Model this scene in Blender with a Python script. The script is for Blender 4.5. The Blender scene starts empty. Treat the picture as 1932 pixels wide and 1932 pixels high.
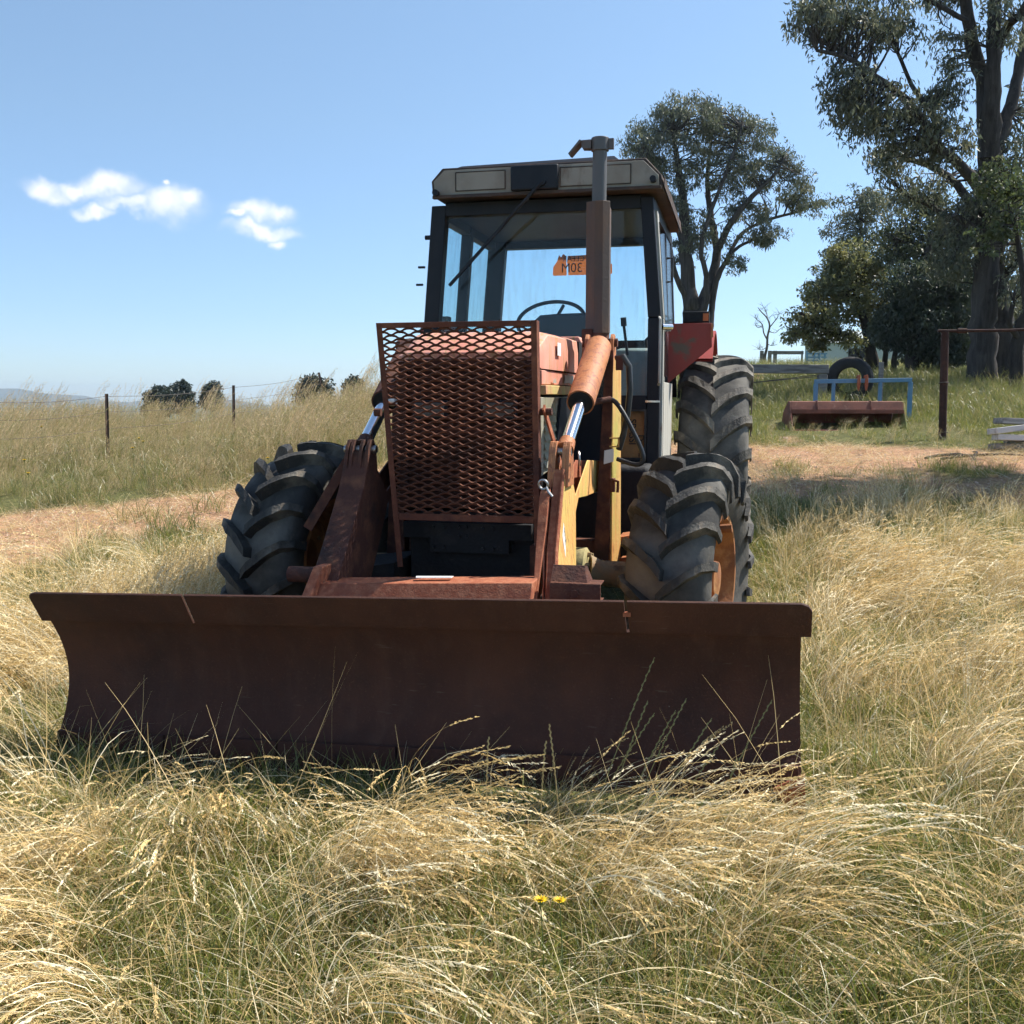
import bpy, bmesh, math, random
import numpy as np
from mathutils import Vector, Matrix
sc = bpy.context.scene
rng = np.random.default_rng(7); random.seed(7)
# ------------------------------------------------------------------ camera, sky, sun, exposure
CAM_H = 1.45
PITCH = math.atan((966-755)/1932)
cam_d = bpy.data.cameras.new('camera'); cam = bpy.data.objects.new('camera', cam_d)
sc.collection.objects.link(cam); sc.camera = cam
cam_d.sensor_width = 36; cam_d.lens = 36; cam_d.clip_start = 0.05; cam_d.clip_end = 12000
cam.location = (0, 0, CAM_H); cam.rotation_euler = (math.pi/2-PITCH, 0, 0)

SUN_EL = math.radians(50); SUN_AZ = math.radians(63)      # azimuth clockwise from +Y
sun_dir = Vector((math.sin(SUN_AZ)*math.cos(SUN_EL), math.cos(SUN_AZ)*math.cos(SUN_EL), math.sin(SUN_EL)))
world = bpy.data.worlds.new('World'); sc.world = world; world.use_nodes = True
wt = world.node_tree; wt.nodes.clear()
w_out = wt.nodes.new('ShaderNodeOutputWorld'); w_bg = wt.nodes.new('ShaderNodeBackground')
w_sky = wt.nodes.new('ShaderNodeTexSky'); w_sky.sky_type = 'NISHITA'; w_sky.sun_disc = False
w_sky.sun_elevation = SUN_EL; w_sky.sun_rotation = SUN_AZ
w_sky.altitude = 300; w_sky.air_density = 1.0; w_sky.dust_density = 0.2; w_sky.ozone_density = 2.0
w_bg.inputs['Strength'].default_value = 0.096
sun_d = bpy.data.lights.new('sun', 'SUN'); sun_d.energy = 5.0; sun_d.angle = math.radians(0.53); sun_d.color = (1.0, 0.95, 0.86)
sun = bpy.data.objects.new('sun', sun_d); sc.collection.objects.link(sun)
sun.rotation_euler = (-sun_dir).to_track_quat('-Z', 'Y').to_euler(); sun.location = (8, 5, 15)
sc.cycles.max_bounces = 5; sc.cycles.diffuse_bounces = 2; sc.cycles.glossy_bounces = 2; sc.cycles.transmission_bounces = 3; sc.cycles.volume_bounces = 0; sc.cycles.use_adaptive_sampling = True; sc.cycles.adaptive_threshold = 0.03; sc.cycles.caustics_reflective = False; sc.cycles.caustics_refractive = False; sc.cycles.transparent_max_bounces = 10; sc.cycles.sample_clamp_indirect = 6
sc.view_settings.view_transform = 'Standard'; sc.view_settings.look = 'None'
sc.view_settings.exposure = 0.68; sc.view_settings.gamma = 1.0; sc.view_settings.use_curve_mapping = False

def ray(px, py):                     # photograph pixel (1932 wide) -> world direction
    a = (px-966)/1932; b = (966-py)/1932
    return Vector((a, math.cos(PITCH)+b*math.sin(PITCH), -math.sin(PITCH)+b*math.cos(PITCH)))
def P(px, py, Y):                    # point at depth Y
    d = ray(px, py); d = d*(Y/d.y)
    return Vector((d.x, d.y, d.z+CAM_H))

# ------------------------------------------------------------------ clouds in the sky shader
def wnode(t): return wt.nodes.new(t)
def wlink(a, b): wt.links.new(a, b)
tc = wnode('ShaderNodeTexCoord')
nz = wnode('ShaderNodeTexNoise'); nz.inputs['Scale'].default_value = 26; nz.inputs['Detail'].default_value = 8; nz.inputs['Roughness'].default_value = 0.5
wlink(tc.outputs['Generated'], nz.inputs['Vector'])
wsub = wnode('ShaderNodeVectorMath'); wsub.operation = 'SUBTRACT'; wsub.inputs[1].default_value = (0.5, 0.5, 0.5); wlink(nz.outputs['Color'], wsub.inputs[0])
wscl = wnode('ShaderNodeVectorMath'); wscl.operation = 'SCALE'; wscl.inputs['Scale'].default_value = 0.042; wlink(wsub.outputs[0], wscl.inputs[0])
wadd = wnode('ShaderNodeVectorMath'); wadd.operation = 'ADD'; wlink(tc.outputs['Generated'], wadd.inputs[0]); wlink(wscl.outputs[0], wadd.inputs[1])
CLOUDS = [(95,358,52,19),(150,352,36,16),(205,352,62,24),(180,395,34,13),(240,385,48,14),(320,383,64,30),(345,377,44,20),(318,347,10,7),
          (490,403,58,20),(520,400,30,18),(495,432,72,13),(521,452,18,12),(450,410,26,8)]
acc = None
for (px, py, rx, ry) in CLOUDS:
    d = ray(px, py).normalized()
    v = wnode('ShaderNodeVectorMath'); v.operation = 'SUBTRACT'; wlink(wadd.outputs[0], v.inputs[0]); v.inputs[1].default_value = d
    v2 = wnode('ShaderNodeVectorMath'); v2.operation = 'MULTIPLY'; wlink(v.outputs[0], v2.inputs[0])
    k = d.y
    v2.inputs[1].default_value = (1932/rx/k, 0.0, 1932/ry)
    ln = wnode('ShaderNodeVectorMath'); ln.operation = 'LENGTH'; wlink(v2.outputs[0], ln.inputs[0])
    mr = wnode('ShaderNodeMapRange'); mr.interpolation_type = 'SMOOTHERSTEP'
    mr.inputs['From Min'].default_value = 1.35; mr.inputs['From Max'].default_value = 0.0
    wlink(ln.outputs['Value'], mr.inputs['Value'])
    if acc is None: acc = mr.outputs[0]
    else:
        mx = wnode('ShaderNodeMath'); mx.operation = 'MAXIMUM'; wlink(acc, mx.inputs[0]); wlink(mr.outputs[0], mx.inputs[1]); acc = mx.outputs[0]
nz2 = wnode('ShaderNodeTexNoise'); nz2.inputs['Scale'].default_value = 60; nz2.inputs['Detail'].default_value = 6
wlink(tc.outputs['Generated'], nz2.inputs['Vector'])
m2 = wnode('ShaderNodeMapRange'); m2.inputs['From Min'].default_value = 0.25; m2.inputs['From Max'].default_value = 0.6; m2.inputs['To Min'].default_value = 0.45; wlink(nz2.outputs['Fac'], m2.inputs['Value'])
mm = wnode('ShaderNodeMath'); mm.operation = 'MULTIPLY'; wlink(acc, mm.inputs[0]); wlink(m2.outputs[0], mm.inputs[1])
# keep the clouds to the forward half of the sky
sp = wnode('ShaderNodeSeparateXYZ'); wlink(tc.outputs['Generated'], sp.inputs[0])
fw = wnode('ShaderNodeMath'); fw.operation = 'GREATER_THAN'; fw.inputs[1].default_value = 0.2; wlink(sp.outputs['Y'], fw.inputs[0])
mf = wnode('ShaderNodeMath'); mf.operation = 'MULTIPLY'; wlink(mm.outputs[0], mf.inputs[0]); wlink(fw.outputs[0], mf.inputs[1])
cmix = wnode('ShaderNodeMix'); cmix.data_type = 'RGBA'; wlink(mf.outputs[0], cmix.inputs['Factor'])
tint = wnode('ShaderNodeMix'); tint.data_type = 'RGBA'; tint.blend_type = 'MULTIPLY'; tint.inputs['Factor'].default_value = 1.0
ramp = wnode('ShaderNodeValToRGB'); el = ramp.color_ramp.elements
el[0].position = 0.0; el[0].color = (0.72, 0.88, 1.15, 1); el[1].position = 1.0; el[1].color = (1.05, 1.10, 1.10, 1)
for pos, c in ((0.08, (0.77, 0.90, 1.12, 1)), (0.25, (1.06, 1.10, 1.10, 1)), (0.5, (1.36, 1.35, 1.23, 1))):
    e_ = el.new(pos); e_.color = c
wz = wnode('ShaderNodeSeparateXYZ'); wlink(tc.outputs['Generated'], wz.inputs[0]); wlink(wz.outputs['Z'], ramp.inputs['Fac'])
wlink(ramp.outputs['Color'], tint.inputs['B']); wlink(w_sky.outputs['Color'], tint.inputs['A'])
wlink(tint.outputs['Result'], cmix.inputs['A']); cmix.inputs['B'].default_value = (7.6, 7.7, 8.0, 1)
wlink(cmix.outputs['Result'], w_bg.inputs['Color']); wlink(w_bg.outputs[0], w_out.inputs[0])

# ------------------------------------------------------------------ materials
MATS = {}
def mat(name, base, rough=0.7, metal=0.0, layers=(), bump=0.0, bscale=60, spec=0.4, coord='Object'):
    """layers: (colour, scale, lo, hi, stretch, detail, strength)"""
    m = bpy.data.materials.new(name); m.use_nodes = True; nt = m.node_tree
    b = nt.nodes['Principled BSDF']; b.inputs['Roughness'].default_value = rough; b.inputs['Metallic'].default_value = metal
    b.inputs['Specular IOR Level'].default_value = spec
    t = nt.nodes.new('ShaderNodeTexCoord'); src = t.outputs[coord]
    rgb = nt.nodes.new('ShaderNodeRGB'); rgb.outputs[0].default_value = (*base, 1); cur = rgb.outputs[0]
    for ly in layers:
        col, scale, lo, hi, st, det = ly[:6]; stg = ly[6] if len(ly) > 6 else 1.0
        mp = nt.nodes.new('ShaderNodeMapping'); mp.inputs['Scale'].default_value = st; nt.links.new(src, mp.inputs['Vector'])
        mp.inputs['Location'].default_value = (rng.uniform(-5, 5), rng.uniform(-5, 5), rng.uniform(-5, 5))
        n = nt.nodes.new('ShaderNodeTexNoise'); n.inputs['Scale'].default_value = scale; n.inputs['Detail'].default_value = det
        n.inputs['Roughness'].default_value = 0.62; nt.links.new(mp.outputs[0], n.inputs['Vector'])
        r = nt.nodes.new('ShaderNodeMapRange'); r.inputs['From Min'].default_value = lo; r.inputs['From Max'].default_value = hi
        r.inputs['To Max'].default_value = stg; nt.links.new(n.outputs['Fac'], r.inputs['Value'])
        x = nt.nodes.new('ShaderNodeMix'); x.data_type = 'RGBA'; nt.links.new(r.outputs[0], x.inputs['Factor'])
        nt.links.new(cur, x.inputs['A']); x.inputs['B'].default_value = (*col, 1); cur = x.outputs['Result']
    nt.links.new(cur, b.inputs['Base Color'])
    if bump:
        n = nt.nodes.new('ShaderNodeTexNoise'); n.inputs['Scale'].default_value = bscale; n.inputs['Detail'].default_value = 5
        nt.links.new(src, n.inputs['Vector'])
        bp = nt.nodes.new('ShaderNodeBump'); bp.inputs['Strength'].default_value = bump; bp.inputs['Distance'].default_value = 0.01
        nt.links.new(n.outputs['Fac'], bp.inputs['Height']); nt.links.new(bp.outputs[0], b.inputs['Normal'])
    MATS[name] = m; return m
U = (1, 1, 1)
mat('rust', (0.115, 0.042, 0.026), 0.85, 0, [((0.20, 0.075, 0.04), 7, .42, .68, U, 6), ((0.07, 0.032, 0.026), 3, .5, .7, U, 5, .8), ((0.24, 0.10, 0.055), 60, .52, .7, U, 4, .6)], .5, 90, .25)
mat('blade_rust', (0.064, 0.0255, 0.0175), 0.8, 0, [((0.10, 0.05, 0.036), 5, .52, .72, (2.2, 2.2, .10), 5, .7), ((0.16, 0.12, 0.10), 9, .68, .72, (.6, 2, 6), 3, .5), ((0.105, 0.042, 0.026), 2.2, .4, .75, (1, 1, .3), 6), ((0.03, 0.017, 0.015), 1.6, .48, .72, U, 4, .8), ((0.13, 0.06, 0.04), 110, .58, .72, U, 3, .5), ((0.30, 0.24, 0.2), 40, .74, .78, U, 3, .5)], .3, 120, .3)
mat('red_rust', (0.33, 0.10, 0.05), 0.85, 0, [((0.46, 0.18, 0.095), 35, .42, .66, U, 5), ((0.24, 0.075, 0.045), 9, .5, .72, U, 5, .7), ((0.13, 0.05, 0.035), 70, .6, .7, U, 4, .6)], .22, 130, .25)
mat('rust_and_shade', (0.095, 0.038, 0.028), 0.85, 0, [((0.20, 0.08, 0.045), 12, .45, .7, U, 5), ((0.04, 0.025, 0.022), 5, .5, .7, U, 4)], .4, 80, .25)  # dark rust; also painted shade on the left loader arm and tower front
mat('guard_rust', (0.15, 0.05, 0.03), 0.85, 0, [((0.26, 0.095, 0.05), 12, .48, .7, U, 5), ((0.07, 0.03, 0.024), 6, .5, .7, U, 4)], .4, 110, .25)
mat('grille_maroon', (0.05, 0.02, 0.015), 0.8, 0, [((0.09, 0.036, 0.024), 8, .5, .7, U, 5)], .2, 60, .2)
mat('mesh_rust', (0.125, 0.046, 0.028), 0.85, 0, [((0.21, 0.078, 0.042), 16, .45, .7, U, 5), ((0.05, 0.023, 0.018), 6, .5, .7, U, 4)], .4, 120, .25)
mat('yellow_paint', (0.74, 0.45, 0.15), 0.65, 0, [((0.70, 0.32, 0.10), 6, .45, .62, (6, 6, .8), 5), ((0.50, 0.46, 0.11), 3, .5, .68, (1.5, 1.5, .6), 4, .8), ((0.30, 0.10, 0.05), 12, .6, .7, (3, 3, .7), 5, .9), ((0.78, 0.55, 0.25), 20, .6, .75, (4, 4, .5), 3, .6)], .25, 70, .3)
mat('orange_paint', (0.47, 0.18, 0.072), 0.6, 0, [((0.34, 0.12, 0.06), 16, .5, .62, U, 6, .8), ((0.58, 0.27, 0.13), 9, .5, .7, U, 4, .6), ((0.25, 0.085, 0.05), 34, .55, .62, U, 5, .8)], .3, 90, .35)
mat('faded_red', (0.74, 0.29, 0.205), 0.6, 0, [((0.80, 0.42, 0.32), 3, .4, .65, U, 3, .7), ((0.44, 0.27, 0.11), 7, .53, .62, (5, 5, .45), 5, .85), ((0.50, 0.42, 0.16), 4, .6, .78, (3, 3, .5), 4, .6)], .1, 60, .35)
mat('deep_red', (0.36, 0.045, 0.032), 0.55, 0, [((0.28, 0.05, 0.04), 3, .4, .7, U, 4), ((0.16, 0.10, 0.07), 5, .6, .68, U, 5)], .1, 60, .4)
mat('lichen_red', (0.60, 0.30, 0.16), 0.7, 0, [((0.58, 0.52, 0.20), 5, .35, .6, (2.5, 2.5, .7), 5, .9), ((0.40, 0.33, 0.13), 9, .55, .7, (3, 3, .5), 5)], .2, 70, .3)
mat('grey_panel', (0.36, 0.33, 0.255), 0.7, 0, [((0.25, 0.24, 0.16), 4, .4, .65, (2, 2, .6), 5), ((0.46, 0.45, 0.22), 5, .6, .75, (2, 2, .5), 4, .8), ((0.30, 0.14, 0.08), 8, .64, .72, U, 5)], .2, 70, .3)
mat('black_paint', (0.010, 0.012, 0.018), 0.5, 0, [((0.025, 0.026, 0.03), 6, .45, .75, (1, 1, .5), 5, .7)], .1, 80, .3)
mat('black_iron', (0.016, 0.016, 0.019), 0.75, 0, [((0.05, 0.047, 0.042), 5, .5, .75, U, 6, .7), ((0.16, 0.14, 0.12), 14, .66, .74, U, 6, .45)], .4, 60, .3)
mat('dusty_white', (0.55, 0.50, 0.42), 0.6, 0, [((0.36, 0.30, 0.24), 3.5, .42, .7, U, 6, .8), ((0.24, 0.13, 0.08), 6, .6, .72, (1, 1, .5), 5, .6)], .1, 80, .3)
mat('visor_cream', (0.33, 0.295, 0.245), 0.65, 0, [((0.22, 0.185, 0.15), 3.5, .42, .68, U, 6, .85), ((0.13, 0.075, 0.05), 6, .58, .7, (1, 1, .5), 5, .7)], .1, 80, .3)
mat('door_grey', (0.50, 0.48, 0.43), 0.55, 0, [((0.34, 0.32, 0.27), 5, .45, .7, (2, 2, .3), 5), ((0.25, 0.13, 0.08), 7, .66, .72, (2, 2, .4), 5)], .15, 70, .4)
mat('roof_brown', (0.07, 0.048, 0.04), 0.7, 0, [((0.15, 0.085, 0.055), 5, .5, .7, U, 5), ((0.035, 0.03, 0.03), 4, .5, .7, U, 4)], .2, 70, .3)
mat('rubber', (0.048, 0.045, 0.041), 0.8, 0, [((0.19, 0.175, 0.15), 2.4, .40, .66, U, 6, .9), ((0.04, 0.039, 0.038), 7, .52, .7, U, 5, .6), ((0.24, 0.19, 0.13), 9, .62, .74, U, 6, .6)], .2, 60, .3)
mat('old_rubber', (0.022, 0.021, 0.021), 0.7, 0, [((0.05, 0.047, 0.044), 4, .5, .7, U, 5, .7)], .1, 50, .3)
mat('lug_rubber', (0.045, 0.042, 0.038), 0.75, 0, [((0.27, 0.235, 0.185), 4, .46, .68, U, 6, .9), ((0.21, 0.15, 0.10), 13, .6, .72, U, 6, .6), ((0.025, 0.024, 0.024), 8, .55, .7, U, 5, .8)], .5, 70, .35)
mat('rim_rust', (0.40, 0.17, 0.06), 0.75, 0, [((0.22, 0.085, 0.04), 5, .42, .66, U, 6), ((0.56, 0.30, 0.12), 12, .55, .7, U, 5, .7)], .3, 70, .3)
mat('chrome', (0.82, 0.83, 0.85), 0.14, 1.0, [((0.55, 0.52, 0.48), 14, .62, .8, (1, 1, .3), 4, .5)], 0, 60, .5)
mat('steel', (0.42, 0.41, 0.40), 0.4, 0.9, [((0.22, 0.13, 0.09), 18, .55, .7, U, 5)], .1, 60, .5)
mat('exhaust_steel', (0.13, 0.125, 0.125), 0.55, 0.35, [((0.19, 0.085, 0.05), 4, .5, .7, (1, 1, .4), 5), ((0.15, 0.14, 0.13), 6, .5, .7, (1, 1, .3), 4, .7)], .15, 70, .4)
mat('shield_rust', (0.10, 0.075, 0.066), 0.7, 0.1, [((0.15, 0.085, 0.055), 5, .46, .66, (1, 1, .3), 5), ((0.26, 0.15, 0.085), 7, .58, .74, (2, 2, .25), 5, .7)], .2, 80, .35)
mat('hose', (0.02, 0.02, 0.021), 0.45, 0, [((0.07, 0.066, 0.06), 9, .5, .7, U, 4)], 0, 60, .5)
mat('white_sticker', (0.82, 0.82, 0.80), 0.5)
mat('print_black', (0.02, 0.02, 0.02), 0.6)
mat('orange_sticker', (0.62, 0.13, 0.03), 0.5, 0, [((0.50, 0.10, 0.02), 6, .4, .7, U, 4)])
_nt = MATS['orange_sticker'].node_tree; _p = _nt.nodes['Principled BSDF']; _t = _nt.nodes.new('ShaderNodeBsdfTranslucent'); _t.inputs[0].default_value = (.85, .22, .06, 1); _m = _nt.nodes.new('ShaderNodeMixShader'); _m.inputs[0].default_value = .6
_nt.links.new(_p.outputs[0], _m.inputs[1]); _nt.links.new(_t.outputs[0], _m.inputs[2]); _nt.links.new(_m.outputs[0], _nt.nodes['Material Output'].inputs[0])
mat('sack', (0.42, 0.20, 0.065), 0.65, 0, [((0.26, 0.15, 0.07), 6, .45, .65, U, 5), ((0.55, 0.30, 0.11), 8, .55, .72, U, 4)], .6, 14, .3)
mat('seat_vinyl', (0.035, 0.05, 0.065), 0.6)
mat('interior_grey', (0.30, 0.32, 0.29), 0.65, 0, [((0.18, 0.2, 0.19), 5, .45, .7, U, 4)])
mat('lamp_amber', (0.55, 0.13, 0.02), 0.3)
mat('lamp_glass', (0.10, 0.10, 0.095), 0.2)
mat('cast_axle', (0.30, 0.22, 0.13), 0.75, 0, [((0.42, 0.22, 0.10), 8, .45, .7, U, 5), ((0.40, 0.36, 0.20), 5, .55, .72, U, 5, .8), ((0.08, 0.06, 0.045), 6, .58, .7, U, 4)], .4, 60, .3)
mat('hub_yellow', (0.42, 0.36, 0.17), 0.7, 0, [((0.30, 0.18, 0.08), 7, .5, .7, U, 5), ((0.16, 0.12, 0.07), 12, .6, .7, U, 4)], .3, 60, .3)
mat('grey_wood', (0.23, 0.215, 0.205), 0.85, 0, [((0.12, 0.11, 0.105), 9, .45, .65, (.25, 2, 2), 6), ((0.33, 0.31, 0.29), 14, .55, .7, (.2, 2, 2), 4)], .6, 30, .2)
mat('plank_grey', (0.30, 0.285, 0.27), 0.85, 0, [((0.16, 0.15, 0.14), 8, .45, .65, (.3, 3, 3), 6)], .5, 30, .2)
mat('plank_white', (0.62, 0.60, 0.58), 0.8, 0, [((0.36, 0.34, 0.32), 8, .48, .68, (.3, 3, 3), 6)], .4, 30, .2)
mat('plank_red', (0.30, 0.11, 0.07), 0.8, 0, [((0.17, 0.09, 0.07), 8, .48, .68, (.3, 3, 3), 6)], .4, 30, .2)
mat('blue_paint', (0.11, 0.255, 0.40), 0.55, 0, [((0.20, 0.33, 0.42), 5, .5, .7, U, 5, .7), ((0.22, 0.13, 0.10), 9, .66, .72, U, 5)], .1, 60, .35)
mat('bucket_red', (0.24, 0.085, 0.058), 0.75, 0, [((0.16, 0.06, 0.042), 5, .45, .65, U, 6), ((0.34, 0.17, 0.12), 12, .58, .72, U, 5, .7)], .2, 60, .3)
mat('bucket_lichen', (0.30, 0.30, 0.10), 0.8, 0, [((0.40, 0.18, 0.08), 5, .45, .65, U, 6)], .2, 60, .3)
mat('rusty_pipe', (0.05, 0.025, 0.02), 0.85, 0, [((0.10, 0.045, 0.03), 7, .5, .7, U, 5)], .4, 60, .25)
mat('picket', (0.05, 0.035, 0.03), 0.8, 0, [((0.12, 0.07, 0.05), 8, .5, .7, U, 5)], .2, 60, .25)
mat('wire', (0.12, 0.10, 0.09), 0.7, 0.2)
mat('bark', (0.075, 0.066, 0.063), 0.9, 0, [((0.038, 0.033, 0.032), 4, .42, .62, (2.2, 2.2, .25), 6), ((0.125, 0.112, 0.105), 7, .55, .72, (2, 2, .2), 5, .8)], .8, 12, .15)
mat('bark_dark', (0.06, 0.05, 0.045), 0.9, 0, [((0.03, 0.026, 0.025), 5, .45, .65, (1.5, 1.5, .3), 6)], .6, 14, .15)
mat('dead_wood', (0.16, 0.14, 0.125), 0.9, 0, [((0.09, 0.08, 0.07), 6, .45, .65, U, 4)], .3, 20, .15)
mat('stone', (0.52, 0.34, 0.25), 0.9, 0, [((0.66, 0.52, 0.42), 3, .45, .65, U, 3)], .2, 30, .15)
mat('shed_tin', (0.42, 0.47, 0.46), 0.55, 0.1)
mat('hill', (0.07, 0.085, 0.06), 1.0, 0, [((0.10, 0.10, 0.06), 0.01, .45, .6, U, 4)])
mat('flower_yellow', (0.80, 0.55, 0.015), 0.6)
mat('flower_stem', (0.10, 0.14, 0.035), 0.7)
mat('dry_stalk', (0.40, 0.31, 0.14), 0.7)
mat('olive_stalk', (0.22, 0.21, 0.085), 0.7)

def glass_mat(name, tint, dirt, streak=1.0, ior=1.28):
    m = bpy.data.materials.new(name); m.use_nodes = True; nt = m.node_tree; nt.nodes.clear()
    o = nt.nodes.new('ShaderNodeOutputMaterial'); tr = nt.nodes.new('ShaderNodeBsdfTransparent'); tr.inputs[0].default_value = (*tint, 1)
    gl = nt.nodes.new('ShaderNodeBsdfGlossy'); gl.inputs['Roughness'].default_value = 0.03
    ge = nt.nodes.new('ShaderNodeNewGeometry'); dt = nt.nodes.new('ShaderNodeVectorMath'); dt.operation = 'DOT_PRODUCT'; nt.links.new(ge.outputs['Normal'], dt.inputs[0]); nt.links.new(ge.outputs['Incoming'], dt.inputs[1])
    def mth(op, a, b_):
        q = nt.nodes.new('ShaderNodeMath'); q.operation = op
        for k_, v_ in enumerate((a, b_)):
            if isinstance(v_, (int, float)): q.inputs[k_].default_value = v_
            elif v_ is not None: nt.links.new(v_, q.inputs[k_])
        return q
    ab = mth('ABSOLUTE', dt.outputs['Value'], None); om = mth('SUBTRACT', 1.0, ab.outputs[0]); pw = mth('POWER', om.outputs[0], 5.0); f0 = ((ior-1)/(ior+1))**2
    fr = mth('MULTIPLY_ADD', pw.outputs[0], 0.45); fr.inputs[2].default_value = f0
    mx = nt.nodes.new('ShaderNodeMixShader'); nt.links.new(fr.outputs[0], mx.inputs[0]); nt.links.new(tr.outputs[0], mx.inputs[1]); nt.links.new(gl.outputs[0], mx.inputs[2])
    df = nt.nodes.new('ShaderNodeBsdfDiffuse'); df.inputs[0].default_value = (0.45, 0.45, 0.42, 1)
    tl = nt.nodes.new('ShaderNodeBsdfTranslucent'); tl.inputs[0].default_value = (0.45, 0.45, 0.42, 1)
    dm = nt.nodes.new('ShaderNodeMixShader'); dm.inputs[0].default_value = 0.5; nt.links.new(df.outputs[0], dm.inputs[1]); nt.links.new(tl.outputs[0], dm.inputs[2])
    t = nt.nodes.new('ShaderNodeTexCoord'); mp = nt.nodes.new('ShaderNodeMapping'); mp.inputs['Scale'].default_value = (9, 9, 1.3)
    nt.links.new(t.outputs['Object'], mp.inputs['Vector'])
    n = nt.nodes.new('ShaderNodeTexNoise'); n.inputs['Scale'].default_value = 3.2; n.inputs['Detail'].default_value = 6; nt.links.new(mp.outputs[0], n.inputs['Vector'])
    r = nt.nodes.new('ShaderNodeMapRange'); r.inputs['From Min'].default_value = 0.45; r.inputs['From Max'].default_value = 0.75
    r.inputs['To Min'].default_value = dirt*0.35; r.inputs['To Max'].default_value = dirt*streak; nt.links.new(n.outputs['Fac'], r.inputs['Value'])
    m3 = nt.nodes.new('ShaderNodeMixShader'); nt.links.new(r.outputs[0], m3.inputs[0]); nt.links.new(mx.outputs[0], m3.inputs[1]); nt.links.new(dm.outputs[0], m3.inputs[2])
    nt.links.new(m3.outputs[0], o.inputs[0]); MATS[name] = m
glass_mat('glass', (0.90, 0.96, 0.98), 0.035)
glass_mat('glass_rear', (0.90, 0.96, 0.98), 0.06, 1.6)
glass_mat('glass_dirty', (0.84, 0.95, 0.96), 0.10, 1.8)

def plant_mat(name, trans=0.35, gloss=0.06, rough=0.45, tcol=1.25):
    m = bpy.data.materials.new(name); m.use_nodes = True; nt = m.node_tree; nt.nodes.clear()
    o = nt.nodes.new('ShaderNodeOutputMaterial'); at = nt.nodes.new('ShaderNodeAttribute'); at.attribute_name = 'col'
    df = nt.nodes.new('ShaderNodeBsdfDiffuse'); tl = nt.nodes.new('ShaderNodeBsdfTranslucent'); gl = nt.nodes.new('ShaderNodeBsdfGlossy'); gl.inputs['Roughness'].default_value = rough
    gl.inputs[0].default_value = (0.9, 0.9, 0.9, 1)
    sc_ = nt.nodes.new('ShaderNodeVectorMath'); sc_.operation = 'SCALE'; sc_.inputs['Scale'].default_value = tcol
    nt.links.new(at.outputs['Color'], df.inputs[0]); nt.links.new(at.outputs['Color'], sc_.inputs[0]); nt.links.new(sc_.outputs[0], tl.inputs[0])
    a = nt.nodes.new('ShaderNodeMixShader'); a.inputs[0].default_value = trans; nt.links.new(df.outputs[0], a.inputs[1]); nt.links.new(tl.outputs[0], a.inputs[2])
    b = nt.nodes.new('ShaderNodeMixShader'); b.inputs[0].default_value = gloss; nt.links.new(a.outputs[0], b.inputs[1]); nt.links.new(gl.outputs[0], b.inputs[2])
    nt.links.new(b.outputs[0], o.inputs[0]); MATS[name] = m
plant_mat('straw', 0.30, 0.015, 0.45); plant_mat('green_blade', 0.40, 0.05, 0.4); plant_mat('leaf', 0.34, 0.05, 0.5, 1.45)

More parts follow.
